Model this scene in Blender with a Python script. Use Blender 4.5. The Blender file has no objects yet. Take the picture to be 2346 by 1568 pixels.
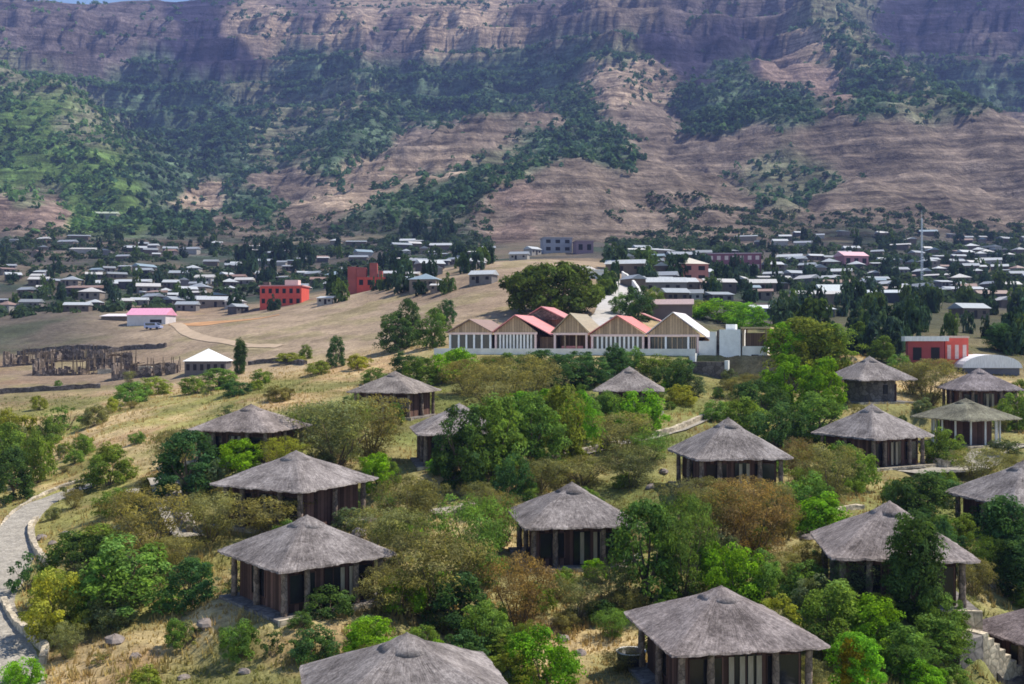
import bpy, math, random
import numpy as np
from mathutils import Vector, Matrix

R = math.radians
scene = bpy.context.scene
COL = scene.collection
rng = np.random.default_rng(7)
random.seed(11)

# ------------------------------------------------------------------ camera, sky, sun, exposure
F, CX, CY = 2400.0, 1173.0, 784.0            # focal length and centre on a 2346 x 1568 picture
cam = bpy.data.cameras.new('camera')
cam.sensor_width = 36.0
cam.lens = 36.0 * F / 2346.0
cam.clip_start = 0.5
cam.clip_end = 9000
camo = bpy.data.objects.new('camera', cam)
camo.rotation_euler = (R(90), 0, 0)
COL.objects.link(camo)
scene.camera = camo

SUN_AZ, SUN_EL = 72.0, 56.0                   # degrees clockwise from straight ahead (+Y), above the horizon
SUN_STRENGTH, SKY_STRENGTH, EXPOSURE = 4.6, 0.135, 0.56
world = bpy.data.worlds.new('World')
scene.world = world
world.use_nodes = True
wn = world.node_tree
bg = wn.nodes['Background']
sky = wn.nodes.new('ShaderNodeTexSky')
sky.sky_type = 'NISHITA'
sky.sun_disc = False
sky.sun_elevation = R(SUN_EL)
sky.sun_rotation = R(SUN_AZ)
sky.altitude = 2300
sky.air_density = 1.0
sky.dust_density = 0.6
wn.links.new(sky.outputs[0], bg.inputs[0])
bg.inputs[1].default_value = SKY_STRENGTH
sl = bpy.data.lights.new('sun', 'SUN')
sl.energy = SUN_STRENGTH
sl.angle = R(0.5)
sl.color = (1.0, 0.94, 0.82)
so = bpy.data.objects.new('sun', sl)
ce, se = math.cos(R(SUN_EL)), math.sin(R(SUN_EL))
SUNV = Vector((ce * math.sin(R(SUN_AZ)), ce * math.cos(R(SUN_AZ)), se))
so.rotation_euler = SUNV.to_track_quat('Z', 'Y').to_euler()
so.location = SUNV * 300
COL.objects.link(so)
vs = scene.view_settings
vs.view_transform = 'Standard'
vs.look = 'None'
vs.exposure = EXPOSURE
vs.gamma = 1
cy = scene.cycles
cy.max_bounces = 5
cy.diffuse_bounces = 3
cy.glossy_bounces = 2
cy.transmission_bounces = 3
cy.transparent_max_bounces = 6
cy.volume_bounces = 0
cy.caustics_reflective = cy.caustics_refractive = False
cy.use_denoising = True
cy.filter_width = 1.7

# ------------------------------------------------------------------ helpers
def P(px, py, Z):
    return Vector(((px - CX) / F * Z, Z, (CY - py) / F * Z))

def pix(v):
    return CX + F * v[0] / v[1], CY - F * v[2] / v[1]

def tag(o, label=None, cat=None, group=None, kind=None):
    if label: o['label'] = label
    if cat: o['category'] = cat
    if group: o['group'] = group
    if kind: o['kind'] = kind
    return o

def empty(name, loc=(0, 0, 0), rz=0.0, sc=1.0):
    o = bpy.data.objects.new(name, None)
    o.empty_display_size = 0.3
    o.location = loc
    o.rotation_euler = (0, 0, rz)
    o.scale = (sc, sc, sc)
    COL.objects.link(o)
    return o

def link(name, me, parent=None, loc=(0, 0, 0), rz=0.0):
    o = bpy.data.objects.new(name, me)
    COL.objects.link(o)
    o.parent = parent
    o.location = loc
    o.rotation_euler = (0, 0, rz)
    return o

def np_mesh(name, V, faces, mats, mat_idx=None, smooth=False, attrs=None, uv=None):
    """faces: int array (n,3) or (n,4)"""
    V = np.asarray(V, dtype=np.float32)
    faces = np.asarray(faces, dtype=np.int32)
    n, k = faces.shape
    me = bpy.data.meshes.new(name)
    me.vertices.add(len(V))
    me.vertices.foreach_set('co', V.ravel())
    me.loops.add(n * k)
    me.loops.foreach_set('vertex_index', faces.ravel())
    me.polygons.add(n)
    me.polygons.foreach_set('loop_start', np.arange(0, n * k, k, dtype=np.int32))
    me.polygons.foreach_set('loop_total', np.full(n, k, dtype=np.int32))
    if mat_idx is not None:
        me.polygons.foreach_set('material_index', np.asarray(mat_idx, dtype=np.int32))
    me.polygons.foreach_set('use_smooth', np.full(n, smooth))
    for m in (mats if isinstance(mats, (list, tuple)) else [mats]):
        me.materials.append(m)
    for an, (typ, arr) in (attrs or {}).items():
        a = me.attributes.new(an, typ, 'POINT')
        a.data.foreach_set('color' if typ == 'FLOAT_COLOR' else 'value', np.asarray(arr, dtype=np.float32).ravel())
    if uv is not None:
        l = me.uv_layers.new(name='UVMap')
        l.data.foreach_set('uv', np.asarray(uv, dtype=np.float32)[faces.ravel()].ravel())
    me.update(calc_edges=True)
    return me

class MB:
    """collects boxes, prisms, tubes into one mesh"""
    def __init__(self):
        self.v, self.f, self.m = [], [], []
    def add(self, vs, fs, m=0):
        b = len(self.v)
        self.v += [tuple(x) for x in vs]
        for f in fs:
            self.f.append(tuple(i + b for i in f)); self.m.append(m)
        return self
    def box(self, x0, x1, y0, y1, z0, z1, m=0):
        vs = [(x0, y0, z0), (x1, y0, z0), (x1, y1, z0), (x0, y1, z0), (x0, y0, z1), (x1, y0, z1), (x1, y1, z1), (x0, y1, z1)]
        return self.add(vs, [(0, 3, 2, 1), (4, 5, 6, 7), (0, 1, 5, 4), (1, 2, 6, 5), (2, 3, 7, 6), (3, 0, 4, 7)], m)
    def tube(self, pts, radii, n=8, m=0, cap=True):
        pts = [Vector(p) for p in pts]
        rings = []
        for i, p in enumerate(pts):
            d = (pts[min(i + 1, len(pts) - 1)] - pts[max(i - 1, 0)])
            d = d.normalized() if d.length > 1e-9 else Vector((0, 0, 1))
            a = d.orthogonal().normalized() if abs(d.z) < .95 else Vector((1, 0, 0))
            a = (a - d * a.dot(d)).normalized()
            b = d.cross(a)
            r = radii[i] if isinstance(radii, (list, tuple)) else radii
            rings.append([p + a * (r * math.cos(2 * math.pi * k / n)) + b * (r * math.sin(2 * math.pi * k / n)) for k in range(n)])
        vs = [q for r_ in rings for q in r_]
        fs = []
        for i in range(len(pts) - 1):
            for k in range(n):
                fs.append((i * n + k, i * n + (k + 1) % n, (i + 1) * n + (k + 1) % n, (i + 1) * n + k))
        if cap:
            fs.append(tuple(range(n))[::-1]); fs.append(tuple((len(pts) - 1) * n + k for k in range(n)))
        return self.add(vs, fs, m)
    def lathe(self, prof, n=20, m=0, sx=1.0, sy=1.0):
        vs = [(r * sx * math.cos(2 * math.pi * k / n), r * sy * math.sin(2 * math.pi * k / n), z) for r, z in prof for k in range(n)]
        fs = [(i * n + k, i * n + (k + 1) % n, (i + 1) * n + (k + 1) % n, (i + 1) * n + k) for i in range(len(prof) - 1) for k in range(n)]
        return self.add(vs, fs, m)
    def build(self, name, mats, parent=None, smooth=False, loc=(0, 0, 0), rz=0.0):
        return link(name, self.mesh(name, mats, smooth), parent, loc, rz)
    def mesh(self, name, mats, smooth=False):
        me = bpy.data.meshes.new(name)
        me.from_pydata(self.v, [], self.f)
        for m in (mats if isinstance(mats, (list, tuple)) else [mats]):
            me.materials.append(m)
        me.polygons.foreach_set('material_index', self.m)
        me.polygons.foreach_set('use_smooth', [smooth] * len(self.f))
        me.update(calc_edges=True)
        return me

# vectorised value noise
def _hash(ix, iy, s):
    h = (ix.astype(np.int64) * 374761393 + iy.astype(np.int64) * 668265263 + s * 1442695041) & 0x7fffffff
    h = ((h ^ (h >> 13)) * 1274126177) & 0x7fffffff
    return ((h ^ (h >> 16)) & 0xffff) / 65535.0

def vnoise(x, y, s=0):
    ix, iy = np.floor(x), np.floor(y)
    fx, fy = x - ix, y - iy
    fx = fx * fx * (3 - 2 * fx); fy = fy * fy * (3 - 2 * fy)
    a, b = _hash(ix, iy, s), _hash(ix + 1, iy, s)
    c, d = _hash(ix, iy + 1, s), _hash(ix + 1, iy + 1, s)
    return (a * (1 - fx) + b * fx) * (1 - fy) + (c * (1 - fx) + d * fx) * fy

def fbm(x, y, s=0, o=4, ridged=False):
    t, a, n = 0.0, 1.0, 0.0
    for k in range(o):
        v = vnoise(x * 2 ** k + 17.3 * k, y * 2 ** k - 9.1 * k, s + k)
        if ridged: v = 1 - np.abs(2 * v - 1)
        t = t + a * v; n += a; a *= .5
    return t / n

def sstep(a, b, x):
    t = np.clip((x - a) / (b - a), 0, 1)
    return t * t * (3 - 2 * t)

# ------------------------------------------------------------------ materials
def mat(name):
    m = bpy.data.materials.new(name)
    m.use_nodes = True
    nt = m.node_tree
    b = nt.nodes['Principled BSDF']
    b.inputs['Roughness'].default_value = .9
    b.inputs['Specular IOR Level'].default_value = .2
    return m, nt, b

def nd(nt, t, **kw):
    n = nt.nodes.new(t)
    for k, v in kw.items():
        if k.startswith('_'): setattr(n, k[1:], v)
        else: n.inputs[k.replace('__', ' ')].default_value = v
    return n

def ramp(nt, stops):
    n = nt.nodes.new('ShaderNodeValToRGB')
    e = n.color_ramp.elements
    while len(e) < len(stops): e.new(.5)
    for i, (p, c) in enumerate(stops):
        e[i].position = p
        e[i].color = (*c, 1) if len(c) == 3 else c
    return n

def plain(name, col, rough=.85, var=.25, scale=3.0, streak=(1, 1, 1), metallic=0.0, bump=0.0, spec=.2):
    """one colour broken by two octaves of noise in object space"""
    m, nt, b = mat(name)
    tc = nd(nt, 'ShaderNodeTexCoord')
    mp = nd(nt, 'ShaderNodeMapping'); mp.inputs['Scale'].default_value = streak
    nz = nd(nt, 'ShaderNodeTexNoise', Scale=scale, Detail=5.0, Roughness=.65)
    nt.links.new(tc.outputs['Object'], mp.inputs[0]); nt.links.new(mp.outputs[0], nz.inputs['Vector'])
    lo = tuple(c * (1 - var) for c in col); hi = tuple(min(1, c * (1 + var)) for c in col)
    r = ramp(nt, [(.3, lo), (.7, hi)])
    nt.links.new(nz.outputs[0], r.inputs[0]); nt.links.new(r.outputs[0], b.inputs['Base Color'])
    b.inputs['Roughness'].default_value = rough; b.inputs['Metallic'].default_value = metallic
    b.inputs['Specular IOR Level'].default_value = spec
    if bump:
        bp = nd(nt, 'ShaderNodeBump', Strength=bump, Distance=.1)
        nt.links.new(nz.outputs[0], bp.inputs['Height']); nt.links.new(bp.outputs[0], b.inputs['Normal'])
    return m

def objcol(name, rough=.6, var=.3, scale=.6, metallic=0.0, streak=(1, 1, 1), spec=.3):
    """takes the object's own colour (obj.color) and weathers it"""
    m, nt, b = mat(name)
    oi = nd(nt, 'ShaderNodeObjectInfo'); tc = nd(nt, 'ShaderNodeTexCoord')
    mp = nd(nt, 'ShaderNodeMapping'); mp.inputs['Scale'].default_value = streak
    nz = nd(nt, 'ShaderNodeTexNoise', Scale=scale, Detail=4.0, Roughness=.7)
    nt.links.new(tc.outputs['Object'], mp.inputs[0]); nt.links.new(mp.outputs[0], nz.inputs['Vector'])
    r = ramp(nt, [(.25, (1 - var,) * 3), (.75, (1 + var * .5,) * 3)])
    mx = nd(nt, 'ShaderNodeMix', _data_type='RGBA', _blend_type='MULTIPLY'); mx.inputs[0].default_value = 1
    nt.links.new(nz.outputs[0], r.inputs[0]); nt.links.new(oi.outputs['Color'], mx.inputs[6]); nt.links.new(r.outputs[0], mx.inputs[7])
    nt.links.new(mx.outputs[2], b.inputs['Base Color'])
    b.inputs['Roughness'].default_value = rough; b.inputs['Metallic'].default_value = metallic
    b.inputs['Specular IOR Level'].default_value = spec
    return m

def foliage(name, trans=.3, shift=(1.22, 1.12, .6)):
    m = bpy.data.materials.new(name); m.use_nodes = True
    nt = m.node_tree; nt.nodes.clear()
    out = nd(nt, 'ShaderNodeOutputMaterial')
    oi = nd(nt, 'ShaderNodeObjectInfo'); at = nd(nt, 'ShaderNodeAttribute', _attribute_name='tint')
    dry = nd(nt, 'ShaderNodeMix', _data_type='RGBA', _blend_type='MULTIPLY'); dry.inputs[0].default_value = 1
    dry.inputs[7].default_value = (*shift, 1)
    nt.links.new(oi.outputs['Color'], dry.inputs[6])
    mx = nd(nt, 'ShaderNodeMix', _data_type='RGBA')
    hue = nd(nt, 'ShaderNodeSeparateColor')
    nt.links.new(at.outputs['Color'], hue.inputs[0])
    nt.links.new(hue.outputs[1], mx.inputs[0]); nt.links.new(oi.outputs['Color'], mx.inputs[6]); nt.links.new(dry.outputs[2], mx.inputs[7])
    mul = nd(nt, 'ShaderNodeVectorMath', _operation='SCALE')
    nt.links.new(mx.outputs[2], mul.inputs[0]); nt.links.new(hue.outputs[0], mul.inputs['Scale'])
    d = nd(nt, 'ShaderNodeBsdfDiffuse'); t = nd(nt, 'ShaderNodeBsdfTranslucent'); ms = nd(nt, 'ShaderNodeMixShader'); ms.inputs[0].default_value = trans
    nt.links.new(mul.outputs[0], d.inputs[0]); nt.links.new(mul.outputs[0], t.inputs[0])
    nt.links.new(d.outputs[0], ms.inputs[1]); nt.links.new(t.outputs[0], ms.inputs[2]); nt.links.new(ms.outputs[0], out.inputs[0])
    return m

def thatch_mat(name, a, b_, c):
    m, nt, b = mat(name)
    uv = nd(nt, 'ShaderNodeUVMap')
    mp = nd(nt, 'ShaderNodeMapping'); mp.inputs['Scale'].default_value = (7, .8, 1)
    n1 = nd(nt, 'ShaderNodeTexNoise', Scale=1.0, Detail=6.0, Roughness=.75)
    nt.links.new(uv.outputs[0], mp.inputs[0]); nt.links.new(mp.outputs[0], n1.inputs['Vector'])
    tc = nd(nt, 'ShaderNodeTexCoord'); oi = nd(nt, 'ShaderNodeObjectInfo')
    ad = nd(nt, 'ShaderNodeVectorMath', _operation='ADD'); nt.links.new(tc.outputs['Object'], ad.inputs[0])
    sc = nd(nt, 'ShaderNodeMath', _operation='MULTIPLY'); sc.inputs[1].default_value = 40; nt.links.new(oi.outputs['Random'], sc.inputs[0]); nt.links.new(sc.outputs[0], ad.inputs[1])
    n2 = nd(nt, 'ShaderNodeTexNoise', Scale=.55, Detail=5.0, Roughness=.6); nt.links.new(ad.outputs[0], n2.inputs['Vector'])
    n3 = nd(nt, 'ShaderNodeTexNoise', Scale=5.0, Detail=4.0, Roughness=.8); nt.links.new(ad.outputs[0], n3.inputs['Vector'])
    s1 = nd(nt, 'ShaderNodeMath', _operation='ADD'); nt.links.new(n1.outputs[0], s1.inputs[0]); nt.links.new(n2.outputs[0], s1.inputs[1])
    s2 = nd(nt, 'ShaderNodeMath', _operation='ADD'); nt.links.new(s1.outputs[0], s2.inputs[0]); nt.links.new(n3.outputs[0], s2.inputs[1])
    s3 = nd(nt, 'ShaderNodeMath', _operation='MULTIPLY'); s3.inputs[1].default_value = .3333; nt.links.new(s2.outputs[0], s3.inputs[0])
    r = ramp(nt, [(.41, a), (.5, b_), (.585, c)])
    nt.links.new(s3.outputs[0], r.inputs[0])
    mx = nd(nt, 'ShaderNodeMix', _data_type='RGBA', _blend_type='MULTIPLY'); mx.inputs[0].default_value = 1
    nt.links.new(r.outputs[0], mx.inputs[6]); nt.links.new(oi.outputs['Color'], mx.inputs[7])
    nt.links.new(mx.outputs[2], b.inputs['Base Color'])
    bp = nd(nt, 'ShaderNodeBump', Strength=.7, Distance=.08); nt.links.new(s2.outputs[0], bp.inputs['Height']); nt.links.new(bp.outputs[0], b.inputs['Normal'])
    b.inputs['Roughness'].default_value = 1
    return m

def planks(name, col, freq=4.0, var=.5):
    """vertical boards: tone changes board by board along x + y"""
    m, nt, b = mat(name)
    tc = nd(nt, 'ShaderNodeTexCoord'); sp = nd(nt, 'ShaderNodeSeparateXYZ'); nt.links.new(tc.outputs['Object'], sp.inputs[0])
    a = nd(nt, 'ShaderNodeMath', _operation='ADD'); nt.links.new(sp.outputs[0], a.inputs[0]); nt.links.new(sp.outputs[1], a.inputs[1])
    f = nd(nt, 'ShaderNodeMath', _operation='MULTIPLY'); f.inputs[1].default_value = freq; nt.links.new(a.outputs[0], f.inputs[0])
    fl = nd(nt, 'ShaderNodeMath', _operation='FLOOR'); nt.links.new(f.outputs[0], fl.inputs[0])
    wn_ = nd(nt, 'ShaderNodeTexWhiteNoise', _noise_dimensions='1D'); nt.links.new(fl.outputs[0], wn_.inputs['W'])
    fr = nd(nt, 'ShaderNodeMath', _operation='FRACT'); nt.links.new(f.outputs[0], fr.inputs[0])
    gap = nd(nt, 'ShaderNodeMath', _operation='GREATER_THAN'); gap.inputs[1].default_value = .14; nt.links.new(fr.outputs[0], gap.inputs[0])
    r = ramp(nt, [(0, tuple(c * (1 - var) for c in col)), (1, tuple(c * (1 + var) for c in col))]); nt.links.new(wn_.outputs[0], r.inputs[0])
    nz = nd(nt, 'ShaderNodeTexNoise', Scale=3.0, Detail=4.0); nt.links.new(tc.outputs['Object'], nz.inputs['Vector'])
    g2 = nd(nt, 'ShaderNodeMath', _operation='MULTIPLY_ADD'); g2.inputs[1].default_value = .55; g2.inputs[2].default_value = .2; nt.links.new(gap.outputs[0], g2.inputs[0])
    g3 = nd(nt, 'ShaderNodeMath', _operation='ADD'); nt.links.new(g2.outputs[0], g3.inputs[0])
    g4 = nd(nt, 'ShaderNodeMath', _operation='MULTIPLY'); g4.inputs[1].default_value = .5; nt.links.new(nz.outputs[0], g4.inputs[0]); nt.links.new(g4.outputs[0], g3.inputs[1])
    mx = nd(nt, 'ShaderNodeVectorMath', _operation='SCALE'); nt.links.new(r.outputs[0], mx.inputs[0]); nt.links.new(g3.outputs[0], mx.inputs['Scale'])
    nt.links.new(mx.outputs[0], b.inputs['Base Color'])
    return m

def stone(name, col, scale=2.2, var=.45, mortar=.55):
    m, nt, b = mat(name)
    tc = nd(nt, 'ShaderNodeTexCoord')
    vo = nd(nt, 'ShaderNodeTexVoronoi', Scale=scale); nt.links.new(tc.outputs['Object'], vo.inputs['Vector'])
    ve = nd(nt, 'ShaderNodeTexVoronoi', Scale=scale, _feature='DISTANCE_TO_EDGE'); nt.links.new(tc.outputs['Object'], ve.inputs['Vector'])
    sp = nd(nt, 'ShaderNodeSeparateColor'); nt.links.new(vo.outputs['Color'], sp.inputs[0])
    r = ramp(nt, [(0, tuple(c * (1 - var) for c in col)), (1, tuple(min(1, c * (1 + var)) for c in col))]); nt.links.new(sp.outputs[0], r.inputs[0])
    e = ramp(nt, [(.0, (mortar,) * 3), (.1, (1, 1, 1))]); nt.links.new(ve.outputs['Distance'], e.inputs[0])
    nz = nd(nt, 'ShaderNodeTexNoise', Scale=scale * 3, Detail=5.0); nt.links.new(tc.outputs['Object'], nz.inputs['Vector'])
    r2 = ramp(nt, [(.3, (.7,) * 3), (.7, (1.2,) * 3)]); nt.links.new(nz.outputs[0], r2.inputs[0])
    m1 = nd(nt, 'ShaderNodeMix', _data_type='RGBA', _blend_type='MULTIPLY'); m1.inputs[0].default_value = 1
    m2 = nd(nt, 'ShaderNodeMix', _data_type='RGBA', _blend_type='MULTIPLY'); m2.inputs[0].default_value = 1
    nt.links.new(r.outputs[0], m1.inputs[6]); nt.links.new(e.outputs[0], m1.inputs[7]); nt.links.new(m1.outputs[2], m2.inputs[6]); nt.links.new(r2.outputs[0], m2.inputs[7])
    nt.links.new(m2.outputs[2], b.inputs['Base Color'])
    bp = nd(nt, 'ShaderNodeBump', Strength=.6, Distance=.08); nt.links.new(ve.outputs['Distance'], bp.inputs['Height']); nt.links.new(bp.outputs[0], b.inputs['Normal'])
    return m

def ground_mat(name, near):
    m, nt, b = mat(name)
    at = nd(nt, 'ShaderNodeAttribute', _attribute_name='tint')
    geo = nd(nt, 'ShaderNodeNewGeometry')
    if near:
        lay = [(.9, 6.0, .8, (.55, 1.45)), (.13, 5.0, .65, (.72, 1.3)), (4.5, 3.0, .7, (.7, 1.3))]
    else:
        lay = [(.055, 6.0, .78, (.38, 1.6)), (.012, 5.0, .65, (.68, 1.35)), (.2, 3.0, .7, (.65, 1.35))]
    cur = at.outputs['Color']
    hs = []
    for s, de, ro, (lo, hi) in lay:
        nz = nd(nt, 'ShaderNodeTexNoise', Scale=s, Detail=de, Roughness=ro)
        nt.links.new(geo.outputs['Position'], nz.inputs['Vector'])
        r = ramp(nt, [(.28, (lo,) * 3), (.72, (hi,) * 3)]); nt.links.new(nz.outputs[0], r.inputs[0])
        mx = nd(nt, 'ShaderNodeMix', _data_type='RGBA', _blend_type='MULTIPLY'); mx.inputs[0].default_value = 1
        nt.links.new(cur, mx.inputs[6]); nt.links.new(r.outputs[0], mx.inputs[7]); cur = mx.outputs[2]; hs.append(nz.outputs[0])
    # beds of rock: noise squeezed along the vertical
    mp = nd(nt, 'ShaderNodeMapping'); mp.inputs['Scale'].default_value = (.012, .012, .16) if not near else (.02, .02, .5)
    nz = nd(nt, 'ShaderNodeTexNoise', Scale=1.0, Detail=5.0, Roughness=.7, Distortion=.4)
    nt.links.new(geo.outputs['Position'], mp.inputs[0]); nt.links.new(mp.outputs[0], nz.inputs['Vector'])
    lo, hi = (.42, 1.45) if not near else (.85, 1.12)
    r = ramp(nt, [(.36, (lo,) * 3), (.62, (hi,) * 3)]); nt.links.new(nz.outputs[0], r.inputs[0])
    mx = nd(nt, 'ShaderNodeMix', _data_type='RGBA', _blend_type='MULTIPLY'); mx.inputs[0].default_value = 1
    nt.links.new(cur, mx.inputs[6]); nt.links.new(r.outputs[0], mx.inputs[7])
    nt.links.new(mx.outputs[2], b.inputs['Base Color'])
    bp = nd(nt, 'ShaderNodeBump', Strength=.8, Distance=.25 if near else 9.0)
    nt.links.new(hs[0], bp.inputs['Height']); nt.links.new(bp.outputs[0], b.inputs['Normal'])
    b.inputs['Roughness'].default_value = 1; b.inputs['Specular IOR Level'].default_value = .05
    return m

M = {}
M['ground'] = ground_mat('dry_grass_ground', True)
M['mountain'] = ground_mat('mountain_rock', False)
M['thatch'] = thatch_mat('thatch', (.078, .066, .063), (.20, .174, .167), (.37, .328, .313))
M['timber'] = planks('dark_timber', (.12, .066, .05), 3.0)
M['bamboo'] = planks('brown_boards', (.16, .10, .065), 3.0, .35)
M['rubble'] = stone('rubble_pillar', (.22, .165, .13), 3.2)
M['slab'] = stone('flagstone', (.22, .195, .18), 1.4, .3)
M['darkstone'] = stone('dark_stone_wall', (.15, .125, .11), 1.6)
M['palestone'] = stone('pale_kerb_stone', (.52, .44, .33), 2.0, .3)
M['paving'] = stone('path_paving', (.35, .315, .265), 2.6, .2, .8)
M['glass'] = plain('dark_glass', (.02, .02, .022), .15, .2, spec=.5)
M['curtain'] = plain('pale_curtain', (.42, .36, .27), .9, .25, 4, (4, 4, .3))
M['white'] = plain('white_paint', (.82, .81, .78), .6, .12, 1.2)
M['cream'] = plain('cream_render', (.76, .73, .68), .8, .15, .7)
M['blackp'] = plain('black_plastic', (.03, .03, .035), .4, .2)
M['gable'] = planks('gable_boards', (.44, .31, .20), 2.4, .28)
M['pinkfascia'] = plain('pink_fascia', (.80, .58, .52), .7, .12)
M['oc_roof'] = objcol('sheet_roof', .5, .28, .9, 0.0, (6, .4, 1), .4)
M['oc_wall'] = objcol('house_wall', .9, .35, .8)
M['redbrick'] = objcol('painted_block', .8, .22, .5)
M['dark'] = plain('dark_opening', (.025, .022, .022), .7, .2)
M['leaf'] = foliage('leaves', .40)
M['bark'] = plain('bark', (.14, .105, .075), .95, .35, 3, (3, 3, .5))
M['rock'] = plain('field_rock', (.24, .20, .18), .95, .4, 1.4, bump=.6)
M['grass'] = foliage('dry_grass_blades', .35, (1.3, 1.0, .6))
M['metal'] = plain('galvanised_steel', (.62, .64, .66), .4, .12, 2, metallic=.3)
M['roadpale'] = plain('pale_road', (.46, .43, .41), .95, .16, .5)

# ------------------------------------------------------------------ the lie of the land
# lodges: apex pixel, distance, size (1 = 8 m eaves), turn in degrees
HUTS = [
    # key, px, py, Z, side in px, turn
    ('tub', 1652, 1346, 51, 362, 10),
    ('bottom', 932, 1455, 44, 462, 14),
    ('porch', 703, 1183, 62, 302, 40),
    ('wide', 678, 1035, 80, 272, -30),
    ('redfront', 1310, 1108, 74, 264, 8),
    ('pillar', 1668, 960, 87, 226, 7),
    ('garden', 1997, 928, 102, 192, 28),
    ('cypress', 2038, 1152, 62, 312, -8),
    ('slope', 575, 928, 92, 208, -16),
    ('crest', 905, 852, 116, 164, -20),
    ('hidden', 1052, 926, 95, 212, 10),
    ('stonewall', 1442, 842, 121, 158, -8),
    ('round', 1992, 818, 126, 150, 14),
    ('edgeback', 2243, 845, 132, 150, -6),
    ('mossy', 2212, 914, 113, 168, 24),
    ('edge', 2345, 1058, 80, 248, 12),
    ('steps', 2438, 1368, 59, 300, 20),
]
APEX = 5.12
RISE = dict(tub=2.05, bottom=2.1, porch=2.15, wide=1.95, redfront=2.3, pillar=2.75, garden=2.75, cypress=2.5, slope=1.95, crest=2.1, hidden=2.2, stonewall=2.5, round=2.6, edgeback=2.4, mossy=2.0, edge=2.6, steps=2.3)
hut = {}
for k, px, py, Z, side, turn in HUTS:
    s = side * Z / F / 8.0
    p = P(px, py, Z); p.z -= (2.8 + RISE[k]) * s
    hut[k] = dict(loc=p, s=s, turn=turn, px=px, py=py)

ctrl = []          # (px, Z, py)
def ch(px, h, Z): ctrl.append((px, Z, CY - h / Z * F))
for d in hut.values():
    ch(pix(d['loc'])[0], d['loc'].z - .1, d['loc'].y)
for px in (-1100, -500, 0, 600, 1173, 1800, 2346, 2900, 3450):
    ch(px, -19.6, 24); ch(px, -18.6, 34)
for px, h, Z in [(-900, -22, 60), (-500, -19.5, 60), (0, -18.8, 52), (50, -17.9, 60), (40, -16.9, 82), (200, -14.4, 102), (-300, -17.3, 100),
                 (100, -13.2, 140), (-400, -13, 160), (-900, -15, 120), (0, -10.6, 190), (300, -10.8, 132), (400, -12.6, 102), (300, -16.4, 66), (450, -17.2, 56),
                 (600, -6.4, 165), (750, -4.7, 170), (900, -5.2, 150), (1050, -3.4, 152), (1173, -3.6, 150), (1300, -3.6, 148), (1500, -3.8, 144), (1640, -6.8, 139), (1730, -6.6, 138), (1580, -6.2, 140),
                 (1173, -17.1, 52), (1300, -16.8, 58), (2000, -17, 48), (2200, -17.6, 52), (2346, -18.4, 50), (2700, -19, 55), (2700, -14.5, 85), (2700, -9.5, 130),
                 (3300, -20, 60), (3300, -14, 110), (1850, -14.4, 67), (1550, -10.4, 99), (1750, -8.2, 124), (1850, -6, 150), (2100, -5.6, 160), (2346, -5.2, 165), (2700, -5, 170),
                 (1173, -12.9, 85), (1420, -14, 80), (1173, -9, 113), (700, -8, 125)]:
    ch(px, h, Z)
for px, h, Z in [(1060, -1.8, 166), (1250, -1.8, 166), (1450, -1.8, 162), (1600, -2, 160)]:
    ch(px, h, Z)
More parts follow.
